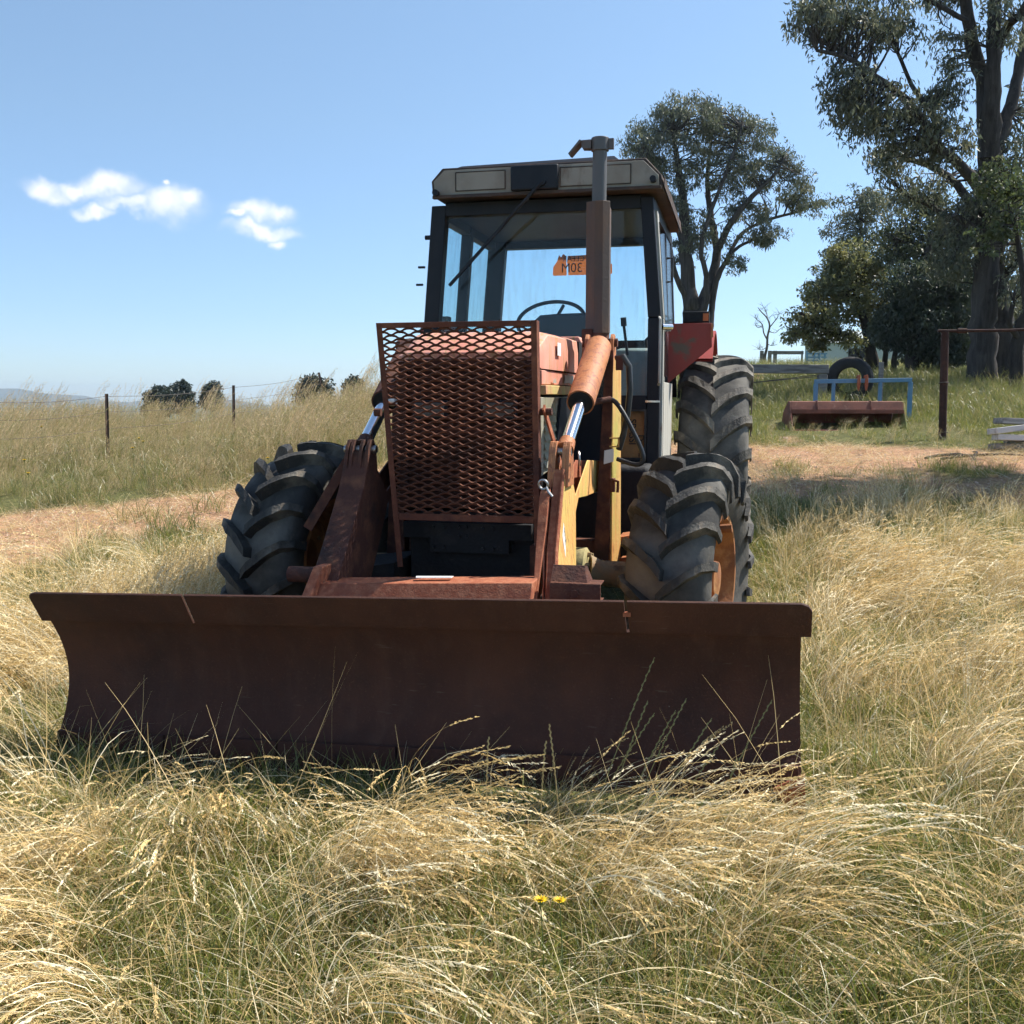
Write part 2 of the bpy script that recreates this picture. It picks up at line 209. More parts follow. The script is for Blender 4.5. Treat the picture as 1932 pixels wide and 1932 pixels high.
# ------------------------------------------------------------------ mesh helpers
class MB:
    def __init__(s): s.v = []; s.f = []
    def add(s, vs, fs):
        n = len(s.v); s.v += [tuple(v) for v in vs]; s.f += [tuple(i+n for i in f) for f in fs]; return s
    def box(s, x0, x1, y0, y1, z0, z1):
        return s.hexa([(x0,y0,z0),(x1,y0,z0),(x1,y1,z0),(x0,y1,z0),(x0,y0,z1),(x1,y0,z1),(x1,y1,z1),(x0,y1,z1)])
    def hexa(s, p):
        return s.add(p, [(3,2,1,0),(4,5,6,7),(0,1,5,4),(1,2,6,5),(2,3,7,6),(3,0,4,7)])
    def bar(s, a, b, w, h, up=(0,0,1)):           # rectangular bar from a to b
        a = Vector(a); b = Vector(b); d = (b-a).normalized(); u = Vector(up); r = d.cross(u)
        if r.length < 1e-4: r = d.cross(Vector((0,1,0)))
        r.normalize(); u = r.cross(d).normalized()
        q = []
        for c in (a, b):
            for (i, j) in ((-1,-1),(1,-1),(1,1),(-1,1)): q.append(c+r*(w/2*i)+u*(h/2*j))
        return s.add(q, [(0,1,2,3),(7,6,5,4),(0,4,5,1),(1,5,6,2),(2,6,7,3),(3,7,4,0)])
    def prism(s, pts, axis, a0, a1):               # pts: polygon in the two other axes
        n = len(pts); vs = []
        for a in (a0, a1):
            for (u, v) in pts:
                vs.append({'x': (a,u,v), 'y': (u,a,v), 'z': (u,v,a)}[axis])
        fs = [tuple(range(n)), tuple(range(2*n-1, n-1, -1))]
        for i in range(n):
            j = (i+1) % n; fs.append((i, n+i, n+j, j))
        return s.add(vs, fs)
    def tube(s, path, r, n=10, cap=True):
        path = [Vector(p) for p in path]; m = len(path)
        rs = r if isinstance(r, (list, tuple)) else [r]*m
        vs = []; prev = None
        for i, p in enumerate(path):
            d = (path[min(i+1, m-1)]-path[max(i-1, 0)]).normalized()
            if prev is None:
                a = Vector((0,0,1)) if abs(d.z) < .9 else Vector((1,0,0)); e1 = d.cross(a).normalized()
            else:
                e1 = (prev-d*prev.dot(d))
                e1 = e1.normalized() if e1.length > 1e-6 else d.orthogonal().normalized()
            e2 = d.cross(e1); prev = e1
            for k in range(n):
                t = 2*math.pi*k/n; vs.append(p+(e1*math.cos(t)+e2*math.sin(t))*rs[i])
        fs = []
        for i in range(m-1):
            for k in range(n):
                k2 = (k+1) % n; fs.append((i*n+k, i*n+k2, (i+1)*n+k2, (i+1)*n+k))
        if cap: fs.append(tuple(range(n-1, -1, -1))); fs.append(tuple(range((m-1)*n, m*n)))
        return s.add(vs, fs)
    def lathe(s, prof, n=32, c=(0,0,0), axis='x', close=False):      # prof: (along axis, radius)
        vs = []; m = len(prof)
        for (a, r) in prof:
            for k in range(n):
                t = 2*math.pi*k/n; p = {'x': (a, r*math.cos(t), r*math.sin(t)), 'y': (r*math.cos(t), a, r*math.sin(t)), 'z': (r*math.cos(t), r*math.sin(t), a)}[axis]
                vs.append((p[0]+c[0], p[1]+c[1], p[2]+c[2]))
        fs = []
        rg = range(m) if close else range(m-1)
        for i in rg:
            i2 = (i+1) % m
            for k in range(n):
                k2 = (k+1) % n; fs.append((i*n+k, i*n+k2, i2*n+k2, i2*n+k))
        return s.add(vs, fs)
    def torus(s, c, R, r, nrm=(0,0,1), n=32, m=8, a0=0, a1=2*math.pi):
        nrm = Vector(nrm).normalized(); e1 = nrm.orthogonal().normalized(); e2 = nrm.cross(e1); c = Vector(c)
        full = abs(a1-a0) > 6.28; k = n if full else n+1; vs = []; fs = []
        for i in range(k):
            t = a0+(a1-a0)*i/n; d = e1*math.cos(t)+e2*math.sin(t)
            for j in range(m):
                u = 2*math.pi*j/m; vs.append(c+d*(R+r*math.cos(u))+nrm*(r*math.sin(u)))
        for i in range(n):
            i2 = (i+1) % k
            for j in range(m):
                j2 = (j+1) % m; fs.append((i*m+j, i*m+j2, i2*m+j2, i2*m+j))
        return s.add(vs, fs)
    def mesh(s, name, m, smooth=40):
        me = bpy.data.meshes.new(name); me.from_pydata(s.v, [], s.f); me.validate()
        bm = bmesh.new(); bm.from_mesh(me); bmesh.ops.recalc_face_normals(bm, faces=bm.faces); bm.to_mesh(me); bm.free()
        if smooth:
            for p in me.polygons: p.use_smooth = True
            me.set_sharp_from_angle(angle=math.radians(smooth))
        if m: me.materials.append(MATS[m])
        return me
C = sc.collection.objects
def link(name, me, parent=None, loc=None):
    o = bpy.data.objects.new(name, me); C.link(o)
    if parent: o.parent = parent
    if loc is not None: o.location = loc
    return o
def tag(o, label=None, cat=None, group=None, kind=None):
    if label: o['label'] = label
    if cat: o['category'] = cat
    if group: o['group'] = group
    if kind: o['kind'] = kind
    return o
def empty(name, loc, rz=0):
    o = bpy.data.objects.new(name, None); C.link(o); o.location = loc; o.rotation_euler = (0, 0, rz); o.empty_display_size = .2; return o
def obj(name, mb, m, parent=None, bevel=0, smooth=40, loc=None):
    o = link(name, mb.mesh(name, m, smooth), parent, loc)
    if bevel:
        b = o.modifiers.new('bevel', 'BEVEL'); b.width = bevel; b.segments = 2; b.limit_method = 'ANGLE'; b.angle_limit = math.radians(40)
    return o

# ------------------------------------------------------------------ terrain function
def vnoise(x, y, seed=0):
    x = np.asarray(x, float); y = np.asarray(y, float)
    xi = np.floor(x).astype(np.int64); yi = np.floor(y).astype(np.int64); fx = x-xi; fy = y-yi
    fx = fx*fx*(3-2*fx); fy = fy*fy*(3-2*fy)
    def h(a, b):
        n = (a*374761393 + b*668265263 + seed*1442695041) & 0xffffffff
        n = ((n ^ (n >> 13))*1274126177) & 0xffffffff
        return ((n ^ (n >> 16)) & 0xffff)/65535.0
    return (h(xi, yi)*(1-fx)+h(xi+1, yi)*fx)*(1-fy)+(h(xi, yi+1)*(1-fx)+h(xi+1, yi+1)*fx)*fy
def fbm(x, y, seed=0, o=3):
    s = 0; a = .5; t = 0
    for i in range(o):
        s = s+a*vnoise(np.asarray(x)*2**i, np.asarray(y)*2**i, seed+i*17); t += a; a *= .5
    return s/t
YL = [-60, 6, 9, 15, 19, 23, 30, 60, 160, 500, 2000]; ZL = [0, 0, .17, .60, .80, .98, .7, -1.0, -4, -12, -14]
YR = [-60, 6, 8, 10, 14.5, 19, 22, 40, 48, 70, 160, 500, 2000]; ZR = [0, 0, .17, .42, .93, 1.38, 1.80, 2.85, 3.05, 2.6, -2, -12, -14]
def T(x, y):
    x = np.asarray(x, float); y = np.asarray(y, float)
    def sm(Y, Z): return sum(np.interp(y+d, Y, Z)*w for d, w in ((-1.2,.2),(-.6,.2),(0,.2),(.6,.2),(1.2,.2)))
    w = np.clip((x+5.5)/8.5, 0, 1); w = w*w*(3-2*w)
    z = sm(YL, ZL)*(1-w)+sm(YR, ZR)*w
    z = z+(1-w)*.55*np.clip((x+4.7)/2.4, 0, 1)*np.clip((y-13)/6, 0, 1)*np.clip((30-y)/7, 0, 1)
    return z+(fbm(x*.9, y*.9, 3)-.5)*.10*np.clip((y-3)/3, .35, 1)
def Tz(x, y): return float(T(x, y))
TRACK = [(-12, 6.0), (-7, 7.2), (-4.7, 8.3), (-3.5, 10.2), (-1.5, 12.2), (1.5, 12.9), (3.6, 12.9), (6.5, 12.4), (10, 12.0), (18, 12)]
TRACK3 = [(2.2, 11.2), (5, 10.9), (8, 10.5), (14, 10.4)]
TRACK2 = [(4.0, 24.0), (5.2, 24.6), (7.5, 29), (8.8, 36)]
def dist_poly(x, y, pl):
    x = np.asarray(x, float); y = np.asarray(y, float); d = np.full(x.shape, 1e9)
    for (ax, ay), (bx, by) in zip(pl[:-1], pl[1:]):
        dx, dy = bx-ax, by-ay; t = np.clip(((x-ax)*dx+(y-ay)*dy)/(dx*dx+dy*dy), 0, 1)
        d = np.minimum(d, np.hypot(x-ax-t*dx, y-ay-t*dy))
    return d
def dirt(x, y):
    n = fbm(np.asarray(x)*1.6, np.asarray(y)*1.6, 11, 4)
    a = np.clip((1.25-dist_poly(x, y, TRACK)+(n-.5)*1.7)/.45, 0, 1)
    b = np.clip((1.0-dist_poly(x, y, TRACK2)+(n-.5)*1.2)/.5, 0, 1)
    c = np.clip((1.15-dist_poly(x, y, TRACK3)+(n-.5)*2.0)/.5, 0, 1)*.85
    return np.maximum(np.maximum(a, b), c)

def axis_pts(segs):
    out = []
    for a, b, n in segs: out += list(np.linspace(a, b, n, endpoint=False))
    return np.array(out+[segs[-1][1]])
gx = axis_pts([(-2600, -300, 8), (-300, -60, 12), (-60, -14, 20), (-14, 15, 130), (15, 60, 20), (60, 300, 12), (300, 2600, 8)])
gy = axis_pts([(-60, -4, 10), (-4, 1, 14), (1, 18, 100), (18, 50, 80), (50, 160, 24), (160, 3000, 14)])
XX, YY = np.meshgrid(gx, gy); ZZ = T(XX, YY)
nx, ny = len(gx), len(gy)
vs = np.stack([XX.ravel(), YY.ravel(), ZZ.ravel()], 1)
ii = (np.arange(ny-1)[:, None]*nx+np.arange(nx-1)[None]).ravel()
fs = np.stack([ii, ii+1, ii+nx+1, ii+nx], 1)
def np_mesh(name, v, f, m=None, cols=None, smooth=False):
    me = bpy.data.meshes.new(name); v = np.asarray(v, np.float32); f = np.asarray(f, np.int32)
    me.vertices.add(len(v)); me.vertices.foreach_set('co', v.ravel())
    k = f.shape[1] if len(f) else 4
    me.loops.add(f.size); me.loops.foreach_set('vertex_index', f.ravel())
    me.polygons.add(len(f)); me.polygons.foreach_set('loop_start', np.arange(0, f.size, k, dtype=np.int32))
    if smooth: me.polygons.foreach_set('use_smooth', np.ones(len(f), bool))
    me.update(calc_edges=True)
    if cols is not None:
        a = me.attributes.new('col', 'FLOAT_COLOR', 'POINT'); c = np.ones((len(v), 4), np.float32); c[:, :3] = cols; a.data.foreach_set('color', c.ravel())
    if m: me.materials.append(MATS[m])
    return me
gm = bpy.data.materials.new('ground_mat'); gm.use_nodes = True; nt = gm.node_tree; b = nt.nodes['Principled BSDF']; b.inputs['Roughness'].default_value = .95; b.inputs['Specular IOR Level'].default_value = .15
at = nt.nodes.new('ShaderNodeAttribute'); at.attribute_name = 'col'; geo = nt.nodes.new('ShaderNodeTexCoord')
n1 = nt.nodes.new('ShaderNodeTexNoise'); n1.inputs['Scale'].default_value = 9; n1.inputs['Detail'].default_value = 9; n1.inputs['Roughness'].default_value = .72; nt.links.new(geo.outputs['Object'], n1.inputs['Vector'])
r1 = nt.nodes.new('ShaderNodeMapRange'); r1.inputs['From Min'].default_value = .3; r1.inputs['From Max'].default_value = .7; r1.inputs['To Min'].default_value = .55; r1.inputs['To Max'].default_value = 1.4; nt.links.new(n1.outputs['Fac'], r1.inputs['Value'])
v1 = nt.nodes.new('ShaderNodeVectorMath'); v1.operation = 'SCALE'; nt.links.new(at.outputs['Color'], v1.inputs[0]); nt.links.new(r1.outputs[0], v1.inputs['Scale']); nt.links.new(v1.outputs[0], b.inputs['Base Color'])
n2 = nt.nodes.new('ShaderNodeTexNoise'); n2.inputs['Scale'].default_value = 22; n2.inputs['Detail'].default_value = 8; nt.links.new(geo.outputs['Object'], n2.inputs['Vector'])
bp = nt.nodes.new('ShaderNodeBump'); bp.inputs['Strength'].default_value = .9; bp.inputs['Distance'].default_value = .05; nt.links.new(n2.outputs['Fac'], bp.inputs['Height']); nt.links.new(bp.outputs[0], b.inputs['Normal'])
MATS['ground'] = gm
D = dirt(vs[:, 0], vs[:, 1])[:, None]
G = fbm(vs[:, 0]*.35, vs[:, 1]*.35, 5)[:, None]
grass_c = np.array([.15, .125, .055])*(1-G)+np.array([.085, .11, .03])*G
far = np.clip((vs[:, 1:2]-18)/8, 0, 1)*np.clip((vs[:, 0:1]-1)/3, 0, 1)
grass_c = grass_c*(1-far)+np.array([.17, .19, .06])*far
cols = grass_c*(1-D)+np.array([.42, .245, .145])*D
tag(link('ground', np_mesh('ground', vs, fs, 'ground', cols, True)), kind='structure')
# distant hills
def ridge(name, Y, pts, depth):
    mb = MB(); n = len(pts)
    v = []; f = []
    for (x, z) in pts: v += [(x, Y-depth, -60), (x, Y, z), (x, Y+depth, -60)]
    for i in range(n-1):
        a = i*3; f += [(a, a+3, a+4, a+1), (a+1, a+4, a+5, a+2)]
    mb.add(v, f); tag(obj(name, mb, 'hill', None, 0, 80), kind='structure')
hp = [(x, 4+9*math.sin(x*.004+1)+6*math.sin(x*.013)+5*math.sin(x*.031)+(14 if x < -1150 else 0)*math.exp(-((x+1450)/250)**2)) for x in range(-2600, 1400, 60)]
ridge('hills', 2800, hp, 500)

# ================================================================== TRACTOR
PSI = math.radians(13); LAT = -1.26
EX = Vector((math.cos(PSI), -math.sin(PSI), 0)); EY = Vector((math.sin(PSI), math.cos(PSI), 0))
Y0 = 6.0
tractor = empty('tractor', EX*LAT+EY*Y0, -PSI)
tag(tractor, 'old rusty loader tractor with front blade and glazed cab standing in dry grass', 'tractor')
def tp(name, mb, m, parent=None, bevel=0.0, smooth=40):      # tractor part: vertices given in tractor axes, y = distance along the axis
    mb.v = [(x, y-Y0, z) for (x, y, z) in mb.v]
    return obj(name, mb, m, parent or tractor, bevel, smooth)
def rotx_y(pts, c, ang):          # tilt points about the y axis
    ca, sa = math.cos(ang), math.sin(ang)
    return [((x-c[0])*ca-(z-c[1])*sa+c[0], y, (x-c[0])*sa+(z-c[1])*ca+c[1]) for (x, y, z) in pts]

# ---- blade
TILT = math.radians(1.72); BC = (0.0, 0.42)
def curve_sheet(prof, x0, x1, th, nseg=1):
    """sheet of thickness th following a (y,z) profile, extruded in x"""
    n = len(prof); back = []
    for i in range(n):
        a = Vector(prof[max(i-1, 0)]); b2 = Vector(prof[min(i+1, n-1)]); d = (b2-a).normalized(); back.append((prof[i][0]-d.y*th, prof[i][1]+d.x*th))
    pts = list(prof)+back[::-1]
    return MB().prism(pts, 'x', x0, x1)
bprof = []
for i in range(15):
    t = i/14; z = .615-t*.50; bprof.append((3.50+.115*math.sin(math.pi*min(1, t*.93+.06))**.9*(1.0), z))
bl = curve_sheet(bprof, -1.455, 1.455, .014); bl.v = rotx_y(bl.v, BC, TILT)
blade = tp('blade', bl, 'blade_rust')
for (x0, x1) in ((-1.478, -.806), (-.797, .868), (.878, 1.487)):
    m = MB(); r = .035
    lft, rgt = x0 < -1.4, x1 > 1.4
    # flange plate leaning forward, its outer top corner rounded
    def flp(x, s): return (x, 3.505-.075*s, .615+.125*s)
    pl = [(x0, 0)]
    pl += [(x1, 0)]
    if rgt: pl += [(x1, .78), (x1-.012, .93), (x1-.035, 1.0)]
    else: pl += [(x1, 1.0)]
    if lft: pl += [(x0+.03, 1.0), (x0+.008, .95), (x0, .85)]
    else: pl += [(x0, 1.0)]
    f = [flp(*q) for q in pl]; bk = [(a, y_+.010, z_+.006) for a, y_, z_ in f]; n = len(f)
    m.add(f+bk, [tuple(range(n)), tuple(range(2*n-1, n-1, -1))]+[(i, n+i, n+(i+1) % n, (i+1) % n) for i in range(n)])
    m.v = rotx_y(m.v, BC, TILT); tp('flange', m, 'blade_rust', blade, .002)
m = MB().box(.862, .888, 3.452, 3.47, .685, .70); m.v = rotx_y(m.v, BC, TILT); tp('weld_tab', m, 'red_rust', blade)
for i in range(6):                   # bolted cutting edges
    a = -1.45+i*2.9/6; m = MB().hexa([(a+.004,3.488,.04),(a+2.9/6-.004,3.488,.04),(a+2.9/6-.004,3.502,.04),(a+.004,3.502,.04),(a+.004,3.505,.165),(a+2.9/6-.004,3.505,.165),(a+2.9/6-.004,3.522,.165),(a+.004,3.522,.165)])
    for bx in (.08, .24, .40): m.lathe([(3.478, 0.0), (3.478, .013), (3.50, .013)], 8, (a+bx, 0, .115), 'y')
    m.v = rotx_y(m.v, BC, TILT); tp('cutting_edge', m, 'blade_rust', blade, .002)
m = MB().prism([(1.36, .10), (1.462, .155), (1.470, -.02), (1.44, -.03)], 'y', 3.46, 3.475); m.v = rotx_y(m.v, BC, TILT); tp('end_bit', m, 'red_rust', blade, .002)
for x in (-1.2, -.55, .55, 1.2):
    m = MB().prism([(3.60, .56), (3.66, .56), (3.74, .40), (3.68, .16), (3.645, .16), (3.655, .35)], 'x', x-.008, x+.008); m.v = rotx_y(m.v, BC, TILT); tp('stiffener', m, 'rust', blade)

# ---- push frame: sloping cross box between the arms
cb = MB().hexa([(-.475,3.74,.50),(.452,3.74,.52),(.452,4.02,.52),(-.475,4.02,.50),(-.455,3.90,.695),(.452,3.86,.742),(.452,4.02,.742),(-.455,4.02,.700)])
crossbeam = tp('cross_beam', cb, 'red_rust', None, .004)
tp('weathered_decal', MB().hexa([(-.05,3.93,.728),(.10,3.93,.734),(.10,3.965,.734),(-.06,3.965,.728),(-.05,3.93,.731),(.10,3.93,.737),(.10,3.965,.737),(-.06,3.965,.731)]), 'white_sticker', crossbeam)
tp('arm_foot', MB().hexa([(-.53,3.68,.48),(-.485,3.68,.48),(-.47,3.95,.48),(-.515,3.95,.48),(-.487,3.90,.765),(-.445,3.90,.765),(-.44,3.99,.765),(-.48,3.99,.765)]), 'red_rust', None, .006)
m = MB().tube([(-.63,3.98,.715), (-.45,3.98,.715)], .034, 14); tp('pivot_tube', m, 'rust_and_shade')
ch = MB().prism([(3.88,.665),(3.88,.735),(3.885,.742),(3.98,.742),(3.98,.735),(3.89,.735),(3.89,.672),(3.98,.672),(3.98,.665)], 'x', .515, .715)
tp('channel_bracket', ch, 'rust', None, .002)
tp('bracket_plate', MB().hexa([(.515,3.90,.742),(.66,3.90,.742),(.67,3.98,.742),(.515,3.98,.742),(.515,3.955,.80),(.64,3.955,.80),(.65,3.963,.80),(.515,3.963,.80)]), 'rust_and_shade')
tp('bracket_bolt', MB().lathe([(3.868,0),(3.868,.016),(3.882,.016)], 8, (.615,0,.702), 'y'), 'rust_and_shade')

# ---- loader arms, cylinders, towers (right of the photograph = +x)
def loader_side(s):
    side = 'yellow_paint' if s > 0 else 'rust_and_shade'  # left arm's shade is put into its colour by the darker rust
    x0 = .436 if s > 0 else -.515; x1 = .500 if s > 0 else -.405
    def splay(m):
        if s > 0: m.v = [(x+.15*max(0, .93-z), y, z) for (x, y, z) in m.v]
        return m
    def X(a): return x0+(x1-x0)*a
    front = [(3.80,.47),(3.93,.665),(4.085,.83),(4.275,1.055),(4.33,1.15)]
    arm = MB()
    outl = front+[(4.43,1.155),(4.58,1.02),(4.93,1.16),(5.40,1.13),(5.40,.975),(4.93,.985),(4.66,1.0),(4.585,.96),(4.49,.815),(4.34,.625),(4.23,.47)]
    if s > 0:
        arm.prism(outl, 'x', X(.90), X(1.0)); inner = MB().prism(outl, 'x', X(0), X(.1))
    else:
        arm.prism(outl, 'x', X(0), X(.1)); inner = MB().prism(outl, 'x', X(.90), X(1.0))
    a = tp('loader_arm', splay(arm), side, None, .003)
    tp('inner_plate', splay(inner), 'rust_and_shade' if s < 0 else 'red_rust', a, .003)
    fr = MB(); w0, w1 = (X(.20), X(.78)) if s > 0 else (X(-.05), X(1.02))
    f2 = front if s > 0 else front+[(4.36, 1.22)]
    th = .012; vs_ = []
    for (y, z) in f2: vs_ += [(w0, y-.004, z+.006), (w1, y-.004, z+.006), (w1, y+.006, z-.006), (w0, y+.006, z-.006)]
    fc = []
    for i in range(len(f2)-1):
        b0 = i*4; c0 = b0+4
        for k in range(4): fc.append((b0+k, b0+(k+1) % 4, c0+(k+1) % 4, c0+k))
    fc += [(3,2,1,0), tuple(len(vs_)-4+k for k in range(4))]
    fr.add(vs_, fc); tp('face_plate', splay(fr), 'red_rust' if s > 0 else 'rust_and_shade', a, .003)  # left face darker than the right: painted shade of bonnet and guard
    if s > 0:
        g = MB(); vs_ = []
        gp = [(3.90,.64,.448,.462),(4.04,.785,.428,.456),(4.15,.93,.416,.455),(4.20,1.04,.414,.455),(4.235,1.07,.415,.455)]
        for (y, z, a0, a1) in gp: vs_ += [(a0-.0, y-.03, z+.01), (a1, y-.03, z+.01), (a1, y-.018, z), (a0, y-.018, z)]
        fc = []
        for i in range(len(gp)-1):
            b0 = i*4; c0 = b0+4
            for k in range(4): fc.append((b0+k, b0+(k+1) % 4, c0+(k+1) % 4, c0+k))
        fc += [(3,2,1,0), tuple(len(vs_)-4+k for k in range(4))]
        g.add(vs_, fc); tp('gusset', g, 'red_rust', a, .003)
        # weld bead down the front edge
        tp('weld_bead', splay(MB().tube([(X(.84), y-.008, z+.008) for (y, z) in front], [.008, .010, .008, .009, .007], 8)), 'red_rust', a)
    # rod-end lugs
    for q in ((-.12, .12, .80, 1.06) if s > 0 else (.06, .26, .66, .94)):
        tp('lug', MB().prism([(4.30,1.08),(4.345,1.24),(4.375,1.272),(4.41,1.272),(4.44,1.24),(4.46,1.08)], 'x', X(q)-.008, X(q)+.008), 'orange_paint' if s > 0 else 'rust_and_shade', a, .002)
    tp('pin', MB().tube([(X(-.2), 4.39, 1.228), (X(1.2), 4.39, 1.228)], .018, 12), 'steel', a)
    # cylinder
    top = Vector((.505*s, 5.28, 1.742)); bot = Vector((.480 if s > 0 else -.455, 4.40, 1.235)); d = bot-top
    k = .60
    cyl = tp('hydraulic_cylinder', MB().tube([top+d*.02, top+d*.05, top+d*k], [.052, .066, .066], 24), 'orange_paint' if s > 0 else 'rust_and_shade')
    tp('gland', MB().tube([top+d*(k-.004), top+d*(k+.003)], [.060, .058], 24), 'black_iron', cyl)
    tp('rod', MB().tube([top+d*k, top+d*.94], .030, 20), 'chrome', cyl)
    tp('rod_end', MB().tube([top+d*.935, top+d*1.0], [.036, .040], 16), 'orange_paint' if s > 0 else 'rust_and_shade', cyl)
    tp('trunnion', MB().tube([top-Vector((.09,0,0)), top+Vector((.09,0,0))], .022, 12), 'rust_and_shade', cyl)
    # tower
    xa, xb = (.525, .576) if s > 0 else (-.612, -.535)
    tw = MB().hexa([(xa-.03,5.2,.56),(xb,5.2,.56),(xb,5.40,.56),(xa-.03,5.40,.56),(xa+.025,5.22,1.69),(xb-.005,5.22,1.69),(xb-.005,5.36,1.69),(xa+.025,5.36,1.69)])
    tower = tp('loader_tower', tw, 'orange_paint' if s > 0 else 'rust_and_shade', None, .004)
    if s > 0:
        tp('tower_face', MB().hexa([(xa-.035,5.19,.55),(xa+.045,5.19,.55),(xa+.045,5.202,.55),(xa-.035,5.202,.55),(xa+.02,5.205,1.70),(xa+.058,5.205,1.70),(xa+.058,5.216,1.70),(xa+.02,5.216,1.70)]), 'rust_and_shade', tower)  # dark front plate, colour stands for the tower's unlit front
        tp('side_flange', MB().hexa([(.578,5.205,.56),(.587,5.203,.56),(.617,5.33,.56),(.608,5.332,.56),(.572,5.215,1.66),(.581,5.213,1.66),(.608,5.33,1.66),(.599,5.332,1.66)]), 'yellow_paint', tower)
        tp('side_strap', MB().hexa([(xb+.002,5.215,1.05),(xb+.012,5.215,1.05),(xb+.012,5.30,1.05),(xb+.002,5.30,1.05),(xb-.002,5.235,1.66),(xb+.006,5.235,1.66),(xb+.006,5.29,1.66),(xb-.002,5.29,1.66)]), 'yellow_paint', tower)
        xb = .59
        tp('hose_clamp', MB().box(xb-.02, xb+.03, 5.19, 5.215, 1.255, 1.262).box(xb-.02, xb+.03, 5.19, 5.215, 1.212, 1.219).box(xb+.022, xb+.03, 5.19, 5.215, 1.212, 1.262), 'yellow_paint', tower)
        tp('latch', MB().box(xb-.012, xb+.012, 5.17, 5.20, .985, 1.055).tube([(xb+.0,5.165,1.05),(xb+.03,5.16,1.04),(xb+.028,5.16,.985)], .008, 8), 'rust_and_shade', tower)
        tp('sticker', MB().hexa([(xb-.048,5.186,1.125),(xb+.002,5.186,1.14),(xb+.002,5.188,1.14),(xb-.048,5.188,1.125),(xb-.046,5.192,1.195),(xb+.002,5.192,1.205),(xb+.002,5.194,1.205),(xb-.046,5.194,1.195)]), 'white_sticker', tower)
    for q in (-.065, .065):
        tp('tower_lug', MB().prism([(5.22,1.60),(5.24,1.76),(5.27,1.785),(5.31,1.785),(5.34,1.74),(5.36,1.60)], 'x', .505*s+q-.009, .505*s+q+.009), 'orange_paint' if s > 0 else 'rust_and_shade', tower, .002)
    return a
arm_r = loader_side(1); arm_l = loader_side(-1)
tp('tower_brace', MB().box(-.53, .53, 5.26, 5.36, .60, .72), 'rust_and_shade')
tp('strap_bar', MB().bar((-.715,4.36,.86), (-.525,4.42,1.19), .045, .012, (0,1,0)), 'rust_and_shade')
# arm sticker with lettering running down the arm
stk = tp('arm_sticker', MB().hexa([(.5225,4.185,.795),(.5245,4.185,.795),(.5150,4.245,.845),(.5130,4.245,.845),(.5030,4.185,.925),(.5050,4.185,.925),(.5025,4.245,.975),(.5005,4.245,.975)]), 'white_sticker')
def text_mesh(name, body, size, m, fn, parent, bold=0.0, align='CENTER'):
    cu = bpy.data.curves.new(name, 'FONT'); cu.body = body; cu.size = size; cu.align_x = align; cu.align_y = 'CENTER'; cu.offset = bold
    o = bpy.data.objects.new(name, cu); C.link(o); bpy.context.view_layer.update()
    me = bpy.data.meshes.new_from_object(o.evaluated_get(bpy.context.evaluated_depsgraph_get())); bpy.data.objects.remove(o)
    for v in me.vertices: v.co = fn(v.co.x, v.co.y)
    me.materials.clear(); me.materials.append(MATS[m]); me.name = name
    return link(name, me, parent)
text_mesh('lettering', 'FRUI', .042, 'print_black', lambda x, y: Vector((.507+.15*max(0, .93-(.888-x*.95+y*.7)), 4.228+y*.8-Y0, .888-x*.95+y*.7)), stk, .0012)
# carabiner
tp('shackle', MB().torus((.425,4.20,1.098), .020, .006, (.2,1,.2), 20, 8).tube([(.440,4.19,1.088),(.450,4.185,1.07),(.468,4.18,1.05)], .006, 8), 'steel')
tp('pin_ring', MB().torus((.55,4.37,1.20), .03, .004, (1,.2,.1), 20, 6), 'steel')

# ---- radiator guard
guard = MB()
gt, gb = 1.79, .915
def gxl(z): return -.362+(gt-z)/(gt-gb)*.070
def gxr(z): return .365+(gt-z)/(gt-gb)*.016
yg = 4.35
g = MB()
def bar4(p0, p1, w, dpt):    # flat front bar
    g.bar(p0, p1, dpt, w, (0, 0, 1))
for fx, sgn in ((gxl, 1), (gxr, -1)):
    zb = .70 if sgn > 0 else .60
    a0 = fx(gt); a1 = fx(zb)
    g.hexa([(a1,yg-.006,zb),(a1+.026*sgn,yg-.006,zb),(a1+.026*sgn,yg,zb),(a1,yg,zb),(a0,yg-.006,gt),(a0+.026*sgn,yg-.006,gt),(a0+.026*sgn,yg,gt),(a0,yg,gt)])
    g.hexa([(a1,yg,zb),(a1+.006*sgn,yg,zb),(a1+.006*sgn,yg+.05,zb),(a1,yg+.05,zb),(a0,yg,gt),(a0+.006*sgn,yg,gt),(a0+.006*sgn,yg+.05,gt),(a0,yg+.05,gt)])
g.box(gxl(gt)+.0265, gxr(gt)-.0265, yg-.006, yg, gt-.024, gt); g.box(gxl(gt)+.007, gxr(gt)-.007, yg+.0005, yg+.05, gt-.006, gt-.0005)
g.box(gxl(gb)+.0265, gxr(gb)-.0265, yg-.007, yg, gb, gb+.03)
gd = tp('radiator_guard', g, 'guard_rust', None, .0015)
mp_ = MB(); LW, SW = .0825, .0302
nrow = int((gt-gb)/SW*2)+1
